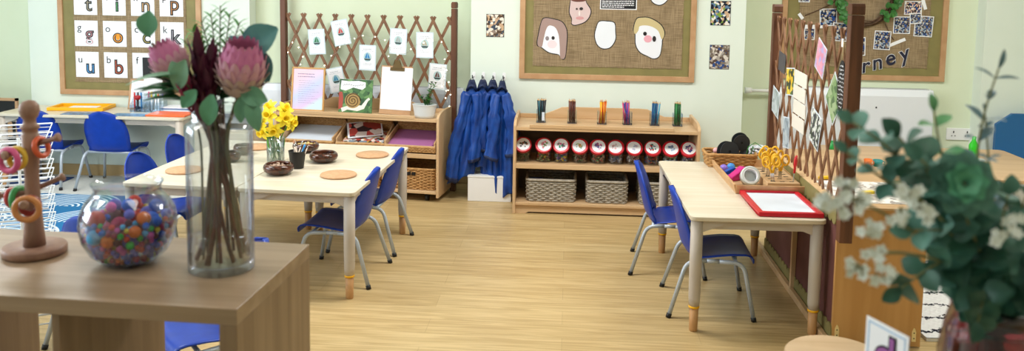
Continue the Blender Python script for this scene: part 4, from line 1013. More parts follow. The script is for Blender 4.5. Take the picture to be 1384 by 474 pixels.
G().lathe([(.06, 0), (.075, .018), (.07, .02), (.0001, .016)], 24).obj('dish', M_white, t)
t = thing('toy_storage', 'white low unit with a tall blue back panel at the right edge of the room', 'toy unit', (3.05, 5.9, 0))
G().bx(0, .85, 0, .45, .0, .36).obj('body', M_white, t, bevel=.01)
G().prism([(.05, .36), (.85, .36), (.85, .70), (.16, .70), (.05, .62)], .40, .43).obj('back_panel', mat('teal_blue', '#1f5f96', .4), t)
g = G()
for x in (.12, .26, .40, .54): g.bx(x - .05, x + .05, -.012, 0, .22, .31)
g.obj('blue_drawers', mat('drawer_blue', '#2f5fc0', .4), t, bevel=.004)
for x, y, c in ((3.22, 6.0, '#2f9f4f'), (3.30, 6.02, '#e8c81c'), (3.27, 5.96, '#2f6fc0'), (3.36, 6.05, '#3aa85a')):
    o = G().bx(-.03, .03, -.02, .02, 0, .03).obj('toy_brick', mat('toy_' + c[1:], c, .35), None, (x, y, .3605), R.uniform(0, 1), bevel=.005); tag(o, 'small %s toy brick on the white unit at the right edge' % {'#2f9f4f': 'green', '#e8c81c': 'yellow', '#2f6fc0': 'blue', '#3aa85a': 'light green'}[c], 'toy')
# shaggy white rug with black marks
m = mat('rug_white', '#e6e6e6', .95, spec=.05); tt, nn, ll, bb = nodes(m)
tc = nn.new('ShaderNodeTexCoord'); wv = nn.new('ShaderNodeTexWave'); wv.bands_direction = 'Y'; wv.inputs['Scale'].default_value = 1.9; wv.inputs['Distortion'].default_value = 4; wv.inputs['Detail'].default_value = 6; wv.inputs['Detail Scale'].default_value = 6; wv.inputs['Detail Roughness'].default_value = .7
cr = nn.new('ShaderNodeValToRGB'); cr.color_ramp.elements[0].position = .93; cr.color_ramp.elements[0].color = lin('#e9e9ea'); cr.color_ramp.elements[1].position = .97; cr.color_ramp.elements[1].color = lin('#2a2d38')
ll.new(tc.outputs['Object'], wv.inputs[0]); ll.new(wv.outputs[0], cr.inputs[0]); ll.new(cr.outputs[0], bb.inputs['Base Color'])
g = G()
def rugf(u, v): return (u * 1.5, v * 1.1, .018 + .004 * math.sin(u * 170) * math.sin(v * 140))
g.grid(rugf, 90, 70, smooth=False); g.bx(0, 1.5, 0, 1.1, 0, .014)
o = g.obj('shaggy_rug', m, None, (1.66, 3.86, 0), .04); tag(o, 'white shaggy rug with broken black lines, right of the partition cabinet', 'rug')

# ================================================================ THINGS ON THE DAFFODIL TABLES
HZ = HT + .0005
def turned_bowl(label, x, y, r, h, fill=None, fl=None):
    t = thing('turned_bowl', label, 'bowl', (x, y, HZ), R.uniform(0, 3), 'dark turned wooden bowls')
    G().lathe([(r * .45, 0), (r * .62, .002), (r * .93, h * .33), (r, h * .6), (r * .95, h * .85), (r * .84, h), (r * .78, h * .99), (r * .80, h * .8), (r * .78, h * .45), (r * .5, h * .2), (.0001, h * .16)], 32).obj('bowl_body', M_bowlwood, t)
    if fill:
        g = G()
        for k in range(60):
            a, rr = R.uniform(0, 2 * PI), r * .7 * math.sqrt(R.random()); v = Vector((R.uniform(-1, 1), R.uniform(-1, 1), R.uniform(-.3, .3))).normalized() * r * .09
            c = Vector((rr * math.cos(a), rr * math.sin(a), h * (.62 + .22 * R.random()))); g.cyl(c - v, c + v, r * .05, n=6)
        tag(g.obj('loose_pieces', mat('fill_' + fill[1:], fill, .6), None, (x, y, HZ)), fl, 'craft pieces', None, 'stuff')
turned_bowl('dark wooden bowl nearest the camera, left of the black brush pot', -1.539, 4.40, .082, .058, '#b59a86', 'pinkish tan pieces in the nearest dark bowl')
turned_bowl('dark glossy wooden bowl with a reddish side, right of the black pot', -1.389, 4.73, .082, .056)
turned_bowl('dark wooden bowl behind the black pot, filled with pale yellow pieces', -1.575, 4.99, .080, .056, '#d8c07a', 'pale yellow pieces in the bowl behind the black pot')
turned_bowl('dark wooden bowl at the far left of the table, just right of the tall vase', -1.915, 4.86, .055, .06)
turned_bowl('dark wooden bowl seen through the tall glass vase', -1.90, 4.66, .05, .06)
for x, y, lb in ((-1.213, 4.405, 'round cork mat on the right front of the daffodil table'), (-1.153, 4.935, 'round cork mat on the right back of the daffodil table'), (-2.06, 4.40, 'round cork mat at the left front of the table, left of the tall vase'), (-1.90, 5.06, 'round cork mat at the back, behind the bowl by the vase')):
    t = G().lathe([(.093, 0), (.097, .003), (.097, .008), (.094, .011), (.0001, .011)], 36).obj('round_mat', M_disc, None, (x, y, HZ)); tag(t, lb, 'mat', 'round cork mats')
# daffodils
DX, DY = -1.66, 4.70
t = thing('glass_vase', 'clear tumbler vase of daffodils on the cream table', 'vase', (DX, DY, HZ))
G().lathe([(.047, .0), (.049, .002), (.05, .14), (.0485, .14), (.0475, .008), (.0001, .006)], 32).obj('glass_wall', M_glass, t)
G().lathe([(.0472, .009), (.0475, .075), (.0001, .0752)], 24).obj('water', M_water, t)
M_petal = mat('daffodil_petal', '#fae63c', .5); M_trum = mat('daffodil_trumpet', '#f7d51e', .5)
M_stem = noisy('daffodil_stem', '#5f9f3a', '#4a8a2c', (30, 30, 30), .4)
heads = [(.06, -.02, .245, (.6, -.8, .1)), (-.02, -.04, .265, (-.2, -1, .2)), (-.075, -.03, .215, (-.5, -.9, -.1)), (.02, -.07, .19, (.1, -1, -.35)), (-.035, .02, .295, (-.3, -.6, .5)), (.045, .03, .285, (.5, -.4, .5)), (-.10, .0, .255, (-.9, -.5, .2)), (.085, .02, .215, (.9, -.4, 0)), (-.05, -.06, .175, (-.4, -.8, -.4))]
def flower_xf(c, d):
    d = Vector(d).normalized(); q = d.to_track_quat('Z', 'Y'); return Matrix.Translation(c) @ q.to_matrix().to_4x4()
for k, (x, y, z, d) in enumerate(heads):
    t = thing('daffodil', 'yellow daffodil in the tumbler vase on the cream table', 'flower', (DX, DY, HZ + .008), 0, 'daffodils in the tumbler')
    c = Vector((x, y, z)); a = k * 2.4; b0 = Vector((.028 * math.cos(a), .028 * math.sin(a), .002)); dd = Vector(d).normalized()
    G().tube(arc([b0, Vector((x * .35, y * .35, .13)), Vector((x * .9, y * .9, z)) + Vector((0, 0, .012)), c - dd * .004], .03), .0032, 6).obj('stem', M_stem, t)
    g = G(); g.M = flower_xf(c, d)
    for q in range(6): aq = q * PI / 3 + k; leaf_shape(g, (.004 * math.cos(aq), .004 * math.sin(aq), .0005 * (q % 2)), (math.cos(aq), math.sin(aq), .18 + .1 * math.sin(k + q)), .052, .034, up=(0, 0, 1), curl=.12, nu=4, nv=5)
    g.obj('petals', M_petal, t)
    g = G(); g.M = flower_xf(c, d); g.lathe([(.007, 0), (.013, .009), (.0145, .024), (.021, .035), (.019, .035), (.0125, .024), (.006, .004)], 18); g.obj('trumpet', M_trum, t)
g = G()
for k in range(12):
    a = k * 2.1; leaf_shape(g, (.026 * math.cos(a), .026 * math.sin(a), .01), (.25 * math.cos(a), .25 * math.sin(a), 1), R.uniform(.12, .2), .012, up=(math.cos(a), math.sin(a), 0), curl=.08)
tag(g.obj('daffodil_leaves', M_stem, None, (DX, DY, HZ + .006)), 'long green leaves standing among the daffodil stems', 'leaves')
# brush pot
t = thing('brush_pot', 'black tapered pot of paint brushes in front of the daffodils', 'pot', (-1.487, 4.555, HZ))
G().lathe([(.034, 0), (.036, .002), (.047, .095), (.049, .097), (.0465, .098), (.044, .094), (.033, .006), (.0001, .005)], 28).obj('pot_body', M_black, t)
for k in range(7):
    a = k * .9; t = thing('paint_brush', 'paint brush standing in the black pot', 'brush', (-1.487 + .018 * math.cos(a), 4.555 + .018 * math.sin(a), HZ + .007), 0, 'paint brushes in the black pot')
    t.rotation_euler = (-.1 + .08 * math.sin(a), -.30 + .1 * k * .9 if k < 4 else .1 + .05 * k, 0)
    G().cyl((0, 0, 0), (0, 0, .115), .0032, .0036, 7).obj('handle', mat('brush_wood', '#d9c9b8', .4), t)
    G().cyl((0, 0, .115), (0, 0, .132), .0038, n=7).obj('ferrule', M_chrome, t)
    G().cyl((0, 0, .132), (0, 0, .150), .0045, .0015, 7).obj('bristles', mat('bristle', ('#c98f6a', '#e6e1da', '#b9c4cf')[k % 3], .8) if False else mat('bristle_%d' % (k % 3), ('#c98f6a', '#e6e1da', '#b9c4cf')[k % 3], .8), t)
o = G().tube([(0, 0, 0), (.008, 0, .05), (.028, 0, .108), (.036, 0, .125)], [.004, .004, .005, .006], 8).obj('blue_marker', mat('marker_blue', '#2f8fd0', .35), None, (-1.475, 4.545, HZ + .007)); tag(o, 'blue marker leaning to the right in the black pot', 'marker')

# ================================================================ THINGS ON THE RIGHT TABLE
t = thing('wooden_tray', 'open light wooden tray of craft tools on the right-hand table', 'tray', (.862, 4.29, HZ), .022)
TW, TD, TH = .345, .62, .048
G().bx(0, TW, 0, TD, 0, .008).obj('base', M_maple, t)
g = G(); g.prism([(-.012, TH), (0.0, 0), (.010, 0), (0, TH)], 0, TD); g.prism([(TW + .012, TH), (TW, 0), (TW - .01, 0), (TW, TH)], 0, TD)
g.prism([(-.012, TH), (0, 0), (.01, 0), (0, TH)], 0, TW, 'yz'); g.prism([(TD + .012, TH), (TD, 0), (TD - .01, 0), (TD, TH)], 0, TW, 'yz')
g.obj('tray_sides', noisy('tray_wood', '#d3a878', '#c4976a', (14, 14, 14), .45), t, bevel=.002)
t = thing('scissor_block', 'slotted wooden block in the craft tray holding upright scissors', 'scissor holder', (1.03, 4.335, HZ + .009), .02)
G().bx(0, .165, 0, .36, 0, .042).obj('block_body', M_maple, t, bevel=.003)
g = G()
for i in range(3):
    for j in range(6): g.bx(.022 + i * .048, .046 + i * .048, .03 + j * .055, .042 + j * .055, .0421, .0426)
g.obj('slot_shade', M_black, t)  # thin black plates painted in as the shade down the slots
def scissors(x, y, c, lb, rz, group):
    t = thing('scissors', lb, 'scissors', (x, y, HZ + .052), rz, group)
    t.rotation_euler = (R.uniform(-.1, .1), R.uniform(-.12, .12), rz); t.scale = (1.15, 1.15, 1.2)
    for s in (-1, 1):
        G().prism([(s * .001, -.0), (s * .009, .0), (s * .006, .05), (0, .055)], -.001 + s * .001, .001 + s * .001).obj('blade', M_chrome, t)
        m = mat('scissor_' + c[1:], c, .35)
        ring = [(s * (.022 + .0155 * math.cos(a)), s * .001, .083 + .022 * math.sin(a)) for a in [k * PI / 8 for k in range(16)]]
        G().tube(ring, .0048, 8, closed=True).tube([(s * .002, 0, .035), (s * .007, s * .001, .052), (s * .014, s * .001, .064)], .0055, 8).obj('handle', m, t)
for i in range(2):
    for j in range(3): scissors(1.064 + i * .048, 4.375 + j * .11 + i * .05, '#f2b92a', 'yellow handled scissors standing in the wooden block', R.uniform(-.5, .5), 'yellow scissors in the block')
scissors(1.17, 4.385, '#d41f2f', 'red handled scissors at the right front corner of the block', 1.2, None)
t = thing('tape_roll', 'roll of wide clear tape lying at the front of the craft tray', 'tape', (.965, 4.455, HZ + .009), 0)
Mx = Matrix.Rotation(1.1, 4, 'X')
g = G(); g.M = Matrix.Translation((0, 0, .045)) @ Mx; g.lathe([(.050, -.022), (.050, .022), (.036, .022), (.036, -.022), (.050, -.022)], 30); g.obj('tape', mat('tape_pale', '#cfd6d3', .2), t)
g = G(); g.M = Matrix.Translation((0, 0, .045)) @ Mx; g.lathe([(.0375, -.0225), (.0375, .0225), (.034, .0225), (.034, -.0225), (.0375, -.0225)], 30); g.obj('core', M_paper, t)
t = thing('tape_dispenser', 'magenta plastic tape dispenser in the craft tray', 'tape dispenser', (.93, 4.57, HZ + .009), .6)
G().prism([(-.075, 0), (.075, 0), (.08, .03), (.055, .062), (.02, .07), (-.02, .045), (-.07, .022)], -.022, .022).obj('dispenser_body', mat('magenta_plastic', '#c8267f', .35), t, bevel=.006)
G().cyl((.03, -.024, .035), (.03, .024, .035), .02, n=18).obj('tape_reel', mat('reel_dark', '#4a2a44', .4), t)
for nm, c, x, y, lb in (('ribbon_ball', '#8a6fd0', .878, 4.72, 'small violet ball at the left edge of the craft tray'), ('ribbon_ball', '#3f8fd9', .925, 4.76, 'light blue ball in the craft tray')):
    o = G().sph((0, 0, .024), .024, 14).obj(nm, mat('ball_' + c[1:], c, .4), None, (x, y, HZ + .0085)); tag(o, lb, 'ball')
t = thing('hole_punch', 'blue hole punch among the craft tools in the tray', 'hole punch', (.895, 4.64, HZ + .009), .3)
G().bx(-.03, .03, -.02, .02, 0, .014).obj('punch_base', mat('punch_blue', '#1f4fb0', .35), t, bevel=.004)
G().prism([(-.03, .014), (.03, .02), (.034, .045), (.02, .05), (-.03, .03)], -.014, .014).obj('lever', mat('punch_blue', '#1f4fb0', .35), t, bevel=.004)
basket('wicker_basket', 'shallow honey wicker basket with black reels at the back of the right table', .955, 4.975, HZ, .02, .26, .16, .075, M_wickb, None, flare=.12)
def reel(label, x, y, z, r, rz, rx=0):
    t = thing('ribbon_reel', label, 'reel', (x, y, z), rz); t.rotation_euler[0] = rx
    for s in (-1, 1): G().tube([(0, s * .022, r), (0, s * .026, r)], r, 30).obj('flange', mat('reel_black', '#2a2e33', .5), t)
    G().tube([(0, -.022, r), (0, .022, r)], r * .6, 24).obj('wound_ribbon', mat('ribbon_%d' % int(r * 1000), '#6a2434' if r < .045 else '#26282c', .6), t)
    G().tube([(0, -.0275, r), (0, -.0262, r)], r * .14, 14).obj('hub_hole_shade', mat('hub_hole_shade', '#0a0a0a', .8), t)  # dark disc stands for the shade inside the hub
reel('larger black ribbon reel leaning at the front of the honey basket', .945, 4.96, HZ + .024, .058, .25, -.12)
reel('upper black reel with dark red ribbon propped on the larger one', 1.02, 5.0, HZ + .088, .048, .05, .1)
reel('low black reel lying behind in the honey basket', 1.05, 4.985, HZ + .02, .036, -.4, -.3)
g = G(); rr = random.Random(4)
for k in range(7): g.tube([(.05 * math.sin(q * .7 + k * 2) , .04 * math.cos(q * .9 + k * 3), .03 + .02 * math.sin(q * 1.1 + k)) for q in range(16)], .006, 6)
tag(g.obj('white_yarn', mat('yarn_white', '#dfe3ea', .8), None, (1.115, 5.0, HZ + .06)), 'loose tangle of white yarn right of the black reels', 'yarn')
g = G(); g.tube([(0, 0, .0), (.01, 0, .05), (.05, .01, .075), (.09, .0, .05), (.11, -.01, .02)], .0025, 6); g.tube([(.02, -.02, .0), (.03, -.03, .06), (.04, -.04, .03)], .0025, 6)
tag(g.obj('pipe_cleaner', mat('cleaner_green', '#3f8f3a', .8), None, (1.05, 4.97, HZ + .06)), 'green pipe cleaner curling out over the black reels', 'pipe cleaner')
o = G().sph((0, 0, .018), .018, 12, sz=.9).obj('pink_pompom', mat('pompom_pink', '#e6b0b4', .8), None, (.88, 5.0, HZ + .06)); tag(o, 'pale pink pompom at the left end of the honey basket', 'pompom')
t = thing('framed_board', 'red framed white board lying flat at the front of the right-hand table', 'whiteboard', (.888, 3.875, HZ), .022)
FW, FD = .295, .42
g = G(); g.bx(0, FW, 0, .024, 0, .022); g.bx(0, FW, FD - .024, FD, 0, .022); g.bx(0, .024, .024, FD - .024, 0, .022); g.bx(FW - .024, FW, .024, FD - .024, 0, .022)
g.obj('red_frame', M_red, t, bevel=.004); G().bx(.02, FW - .02, .02, FD - .02, .002, .012).obj('white_surface', M_paperb, t)

# ================================================================ THINGS ON THE BACK WRITING TABLE
BZ = .5605
t = thing('yellow_tray', 'yellow rimmed shallow tray with white paper at the left of the writing table', 'tray', (-3.93, 6.12, BZ), .1)
g = G(); g.bx(0, .42, 0, .018, 0, .026); g.bx(0, .42, .22, .238, 0, .026); g.bx(0, .018, .018, .22, 0, .026); g.bx(.402, .42, .018, .22, 0, .026); g.obj('rim', M_yel, t, bevel=.004)
G().bx(.01, .41, .01, .228, 0.001, .006).obj('tray_floor', M_yel, t); 
o = G().bx(0, .21, 0, .15, 0, .003).obj('paper_sheet', M_paper, None, (-3.83, 6.19, BZ + .0065), .1); tag(o, 'white sheet lying inside the yellow tray', 'paper')
mbm = bits_mat('blue_mat', ['#2f6f9f', '#3a7fb0', '#285f8c', '#4a8fbc'], 50, .3)
for x, lb, rz in ((-3.74, 'blue picture mat on the writing table behind the left chair', .06), (-3.36, 'blue picture mat on the writing table behind the right chair', .03)):
    o = G().prism(rrect(0, .27, 0, .12, .012), 0, .002, 'xy').obj('place_mat', mbm, None, (x, 5.98, BZ), rz); tag(o, lb, 'mat', 'blue place mats')
t = thing('framed_sheet', 'light wood picture frame with white sheet leaning on the wall above the writing table', 'frame', (-3.39, 6.30, BZ), .05)
Mx = Matrix.Rotation(-.25, 4, 'X'); g = G(); g.M = Mx; W_, H_ = .21, .235
for a in ((0, .012, 0, H_), (W_ - .012, W_, 0, H_), (0, W_, 0, .012), (0, W_, H_ - .012, H_)): g.bx(a[0], a[1], 0, .012, a[2], a[3])
g.obj('frame', M_frame, t, bevel=.001)
g = G(); g.M = Mx; g.bx(.012, W_ - .012, .004, .007, .012, H_ - .012); g.obj('sheet', M_paper, t)
g = G(); g.M = Mx
for k in range(9): scribble(g, .03, .17, .19 - k * .019, .004, .002, 70 + k)
g.obj('lettering', M_inkg, t)
t = thing('pen_organiser', 'clear acrylic pen organiser with compartments on the writing table', 'organiser', (-3.30, 6.16, BZ), 0)
g = G()
for x in (0, .115, .23): g.prism([(0, 0), (.13, 0), (.13, .13), (.09, .14), (0, .05)], x, x + .003, 'yz')
g.bx(0, .233, 0, .003, 0, .055); g.bx(0, .233, .127, .13, 0, .13); g.bx(0, .233, 0, .13, 0, .004); g.bx(0, .233, .065, .068, 0, .07)
g.obj('clear_walls', M_glass, t)
pens = [('#d02f2f', 'red'), ('#1f1f26', 'black'), ('#2f7fc0', 'blue'), ('#e86a9a', 'pink'), ('#f2d23c', 'yellow'), ('#4fae4a', 'green'), ('#f08f2a', 'orange'), ('#8a6fd0', 'violet')]
for k, (c, nm) in enumerate(pens):
    t = thing('felt_pen', '%s felt pen standing in the clear organiser' % nm, 'pen', (-3.285 + .027 * k, 6.26 - .05 * (k < 3), BZ + .0055), 0, 'felt pens in the clear organiser'); t.rotation_euler = (-.06 if k >= 3 else .0, .05 * math.sin(k * 3), 0)
    G().cyl((0, 0, 0), (0, 0, .095), .006, n=10).obj('barrel', M_paper if k > 2 else mat('pen_' + c[1:], c, .35), t); G().cyl((0, 0, .095), (0, 0, .14), .007, .006, 10).obj('cap', mat('pen_' + c[1:], c, .35), t)
t = thing('hand_stamp', 'dark red and black knobbed stamp in the organiser', 'stamp', (-3.25, 6.188, BZ + .0055), 0)
G().lathe([(.02, 0), (.02, .03), (.008, .04), (.008, .085), (.0001, .086)], 16).obj('handle', M_black, t); G().lathe([(.012, .085), (.024, .10), (.022, .118), (.0001, .122)], 16).obj('knob', mat('knob_red', '#a8202a', .35), t)
t = thing('tablet_stand', 'dark rectangular screen on a white stand, upright behind the pen organiser', 'screen', (-3.20, 6.335, BZ))
G().bx(-.09, .09, -.02, .05, 0, .015).obj('stand_foot', M_white, t); G().bx(-.075, .075, .0, .012, .0, .245).obj('stand_panel', M_white, t, bevel=.003)
G().bx(-.08, .16, -.002, .010, .245, .40).obj('screen', M_black, t, bevel=.003)
o = G().bx(0, .30, 0, .19, 0, .012).obj('orange_tray', mat('orange_plastic', '#f0662a', .35), None, (-3.10, 6.0, BZ), 0, bevel=.004); tag(o, 'flat orange plastic tray at the right end of the writing table', 'tray')
for k in range(4):
    o = G().bx(0, .27, 0, .13, 0, .0085).obj('exercise_book', (M_paper, M_paperb, mat('book_blue', '#5f7fae', .5))[k % 3], None, (-3.08 + .008 * (k % 2), 6.22, BZ + k * .009), .03 * (k % 2)); tag(o, 'thin exercise book in the small stack behind the orange tray, %s from the bottom' % ('first', 'second', 'third', 'fourth')[k], 'book', 'exercise books behind the orange tray')
# cabinet with letter trays between the writing table and the castor shelf
t = thing('low_cabinet', 'low cream cabinet left of the castor shelf, holding grey letter trays', 'cabinet', (-2.72, 5.98, 0))
G().bx(0, .44, 0, .4, .05, .48).obj('body', M_top, t, bevel=.004); G().bx(.02, .42, -.012, 0, .07, .46).obj('door', M_top, t, bevel=.004); G().bx(.02, .42, .03, .38, 0, .05).obj('plinth', M_leg, t)
t = thing('letter_tray', 'grey two-tier letter tray on the cream cabinet', 'tray', (-2.62, 6.0, .481))
for z in (.0, .045):
    g = G(); g.bx(0, .30, 0, .24, z, z + .004); g.bx(0, .004, 0, .24, z, z + .03); g.bx(.296, .30, 0, .24, z, z + .03); g.bx(0, .3, .236, .24, z, z + .03); g.obj('tier', mat('tray_grey', '#8d949c', .4), t)
o = G().cyl((0, 0, 0), (0, 0, .17), .022, n=18).obj('red_tube', mat('tube_red', '#a3202a', .35), None, (-2.44, 6.30, .481)); tag(o, 'dark red tube standing on the cream cabinet', 'tube')
# far left: framed blackboard, rugs, wire rack
t = thing('framed_blackboard', 'black board in a wooden frame at the far left edge of the picture', 'blackboard', (-4.86, 6.30, 0))
g = G(); g.bx(0, .58, 0, .02, .60, .62); g.bx(0, .58, 0, .02, .0, .03); g.bx(0, .02, 0, .02, 0, .62); g.bx(.56, .58, 0, .02, 0, .62); g.obj('frame', M_frame, t)
G().bx(.02, .56, .006, .012, .03, .60).obj('black_panel', M_black, t)
g = G(); g.prism([(.46, .3), (.53, .32), (.53, .42), (.50, .50), (.47, .52), (.45, .42)], .003, .006); g.obj('tan_shape', M_frame, t)
m = mat('arc_rug', '#2f6f9f', .9, spec=.1); tt, nn, ll, bb = nodes(m)
tc = nn.new('ShaderNodeTexCoord'); sx = nn.new('ShaderNodeSeparateXYZ'); ll.new(tc.outputs['Object'], sx.inputs[0])
def MN(op, a, b=None):
    q = nn.new('ShaderNodeMath'); q.operation = op
    for i, v in ((0, a), (1, b)):
        if v is None: continue
        if isinstance(v, (int, float)): q.inputs[i].default_value = v
        else: ll.new(v, q.inputs[i])
    return q.outputs[0]
row = MN('FLOOR', MN('DIVIDE', sx.outputs[1], .36))
fx = MN('SUBTRACT', MN('FLOORED_MODULO', MN('ADD', sx.outputs[0], MN('MULTIPLY', row, .36)), .72), .36); fy = MN('FLOORED_MODULO', sx.outputs[1], .36)
ln = MN('SQRT', MN('ADD', MN('MULTIPLY', fx, fx), MN('MULTIPLY', fy, fy)))
wv = MN('GREATER_THAN', MN('SINE', MN('MULTIPLY', ln, 2 * PI / .036)), .25)
wv = MN('MULTIPLY', wv, MN('LESS_THAN', ln, .355))
mx = nn.new('ShaderNodeMixRGB'); mx.inputs[1].default_value = lin('#2d6c9c'); mx.inputs[2].default_value = lin('#c9dae4'); ll.new(wv, mx.inputs[0]); ll.new(mx.outputs[0], bb.inputs['Base Color'])
o = G().bx(0, 2.3, 0, 1.75, 0, .008).obj('patterned_rug', m, None, (-5.22, 4.06, .0025)); tag(o, 'blue rug with white concentric arcs on the grey carpet', 'rug')
o = G().bx(0, .48, 0, .25, 0, .006).obj('navy_mat', mat('mat_navy', '#1f3f74', .9), None, (-4.32, 6.05, .0025), .03); tag(o, 'dark blue mat on the carpet beneath the writing table', 'mat')
t = thing('wire_rack', 'white wire drying rack with many shelves at the left edge', 'drying rack', (-2.205, 3.42, 0), .5)
mw = mat('white_wire', '#e9eef4', .35); RW, RD = .62, .42
for k in range(20):
    z = .10 + k * .0425; g = G()
    g.tube([(0, 0, z), (-RW, 0, z), (-RW, RD, z), (0, RD, z)], .0036, 6, closed=True)
    for q in range(1, 4): g.tube([(0, RD * q / 4, z), (-RW, RD * q / 4, z)], .0018, 5)
    for q in range(1, 3): g.tube([(-RW * q / 3, 0, z), (-RW * q / 3, RD, z)], .0028, 5)
    g.obj('wire_shelf', mw, t)
for x in (-.10, -RW + .02):
    for y in (0, RD): G().cyl((x, y, 0), (x, y, .92), .006, n=8).obj('upright', mw, t)

# ================================================================ FOREGROUND: VASE OF PROTEAS
KZ = .9205
VX, VY = -.815, 1.925
t = thing('glass_vase', 'tall clear cylinder vase of proteas on the grey oak shelf', 'vase', (VX, VY, KZ))
G().lathe([(.070, 0), (.0755, .004), (.0765, .02), (.0765, .335), (.073, .350), (.064, .358), (.0615, .366), (.063, .385), (.0605, .3855), (.059, .366), (.061, .356), (.071, .347), (.0735, .333), (.0735, .022), (.055, .014), (.0001, .012)], 48).obj('glass_wall', glass('vase_glass', '#fafcfe', 0, rim='#b4c0d6', edge=.5), t)
G().lathe([(.0725, .022), (.073, .08), (.0001, .0802)], 40).obj('water', M_water, t)
M_bark = noisy('stem_bark', '#6a2a22', '#3f1610', (60, 60, 20), .6, bump=.2); M_gst = noisy('stem_green', '#6f6a4a', '#5a4a3a', (40, 40, 12), .5)
M_pink = mat('protea_pink', '#d27cab', .55); M_pinkl = mat('protea_light', '#dca6ba', .6); M_peach = mat('protea_peach', '#cbaeaa', .6); M_wine = noisy('wine_bract', '#5c1d3c', '#3f1029', (20, 20, 20), .45)
M_euc = noisy('eucalyptus_leaf', '#5f9a78', '#4a8463', (14, 14, 14), .5); M_dk = noisy('dark_leaf', '#2f6a3a', '#1f4f2a', (20, 20, 20), .45)
def vstem(t, base, top, mid=None, r=.004, name='stem', m=None):
    b, e = Vector(base), Vector(top); mm = Vector(mid) if mid is not None else b.lerp(e, .5) + Vector((.008, 0, 0)); pts = []
    for k in range(13):
        u = k / 12; pts.append((1 - u) ** 2 * b + 2 * u * (1 - u) * mm + u * u * e)
    G().tube(pts, [r * (1.25 - .5 * k / 12) for k in range(13)], 8).obj(name, m or M_bark, t); return pts
def protea(label, head, axis, s, base, spread=1.0):
    t = thing('protea_stem', label, 'flower', (VX, VY, KZ), 0)
    h = Vector(head) - Vector((VX, VY, KZ)); a = Vector(axis).normalized()
    vstem(t, base, h - a * .05 * s, (base[0] * .1, base[1] * .2, .30), .0042)
    Mx = flower_xf(h - a * .055 * s, a)
    g = G(); g.M = Mx; g.lathe([(.006 * s, 0), (.028 * s, .012 * s), (.036 * s, .04 * s), (.034 * s, .07 * s), (.022 * s, .092 * s), (.0001, .096 * s)], 20); g.obj('flower_core', M_peach, t)
    def rad(z): u = max(0, min(1, z / .115)); return .012 + .034 * math.sin(PI * (u * .80 + .13)) ** .8
    for nm, m, lay in (('outer_bracts', M_peach, ((.0, .035, .0048), (.012, .042, .0038))), ('middle_bracts', M_pinkl, ((.024, .048, .003), (.036, .052, .0022))), ('inner_bracts', M_pink, ((.050, .056, .0014), (.060, .060, .0006)))):
        g = G(); g.M = Mx
        for li, (z0, L, off) in enumerate(lay):
            n = 13
            for k in range(n):
                an = 2 * PI * k / n + li * PI / n + z0 * 30
                def fn(u, v, an=an, z0=z0, L=L, off=off):
                    z = z0 + L * v; r_ = rad(z) + off + .010 * v ** 3 * spread; w = .0125 * math.sin(PI * min(.97, max(.12, v * .86 + .12))) ** .6; x = u * 2 - 1
                    a_ = an + x * w / max(r_, .012); r_ -= abs(x) * .0015
                    return (r_ * s * math.cos(a_), r_ * s * math.sin(a_), z * s)
                g.grid(fn, 4, 6)
        g.obj(nm, m, t)
    g = G()
    for k in range(4):
        an = k * 1.7 + s; leaf_shape(g, h - a * (.07 + .012 * k) * s, (math.cos(an), math.sin(an), .35), .07, .018, nu=3)
    g.obj('leaves', M_dk, t)
protea('large pink protea on the right of the bouquet', (-.742, 1.885, 1.405), (.18, -.30, 1), 1.06, (-.05, .01, .03))
protea('smaller pale pink protea leaning left in the bouquet', (-.918, 1.90, 1.415), (-.35, -.30, .9), .80, (.052, -.01, .03))
def spiky(label, top, ax, L, n, m, base, wd=.016, zz=.1):
    t = thing('leucadendron_stem', label, 'flower', (VX, VY, KZ)); h = Vector(top) - Vector((VX, VY, KZ)); a = Vector(ax).normalized(); vstem(t, base, h, (base[0] * .3, base[1], .32), .0034)
    g = G()
    for k in range(n):
        u = k / n; an = k * 2.4; p0 = h - a * (zz * (1 - u)); d = a * (1.0 + .6 * u) + Vector((math.cos(an), math.sin(an), 0)) * (.75 - .5 * u)
        leaf_shape(g, p0, d, L * (.8 + .3 * math.sin(k)), wd, nu=3, nv=5, curl=-.05)
    g.obj('bracts', m, t)
spiky('wine red spiky leucadendron in the centre of the bouquet', (-.838, 1.87, 1.415), (-.06, -.1, 1), .085, 40, M_wine, (.02, -.05, .03), .022, .16)
spiky('second wine red leucadendron, slightly right and lower', (-.812, 1.88, 1.40), (.08, .0, 1), .08, 30, M_wine, (-.025, .045, .03), .02, .13)
spiky('wine red leucadendron at the left front with a crimson bud', (-.862, 1.85, 1.37), (-.12, -.2, 1), .06, 20, mat('crimson_bract', '#8a1f4a', .5), (.045, .03, .03), .016, .07)
def sprig(name, label, pts, leaves, m, base, cat='foliage', r=.003, wilt=0):
    t = thing(name, label, cat, (VX, VY, KZ)); P = [Vector(p) - Vector((VX, VY, KZ)) for p in pts]
    path = [Vector(base), Vector((base[0] * .3, base[1] * .3, .32))] + P
    G().tube(arc(path, .05), r, 7).obj('stem', M_gst, t)
    g = G()
    for (p, d, L, w, up) in leaves: leaf_shape(g, Vector(p) - Vector((VX, VY, KZ)), d, L, w, up=up, nu=6, nv=8, curl=.08)
    g.obj('leaves', m, t); return t
UPF = (0, -1, .2)
sprig('eucalyptus_sprig', 'eucalyptus sprig with a round leaf high on the left of the bouquet', [(-.90, 1.89, 1.36), (-.95, 1.88, 1.46)], [((-.958, 1.88, 1.475), (.05, 0, 1), .058, .052, UPF), ((-.935, 1.885, 1.44), (.7, 0, -.6), .05, .016, UPF)], M_euc, (-.04, .02, .03))
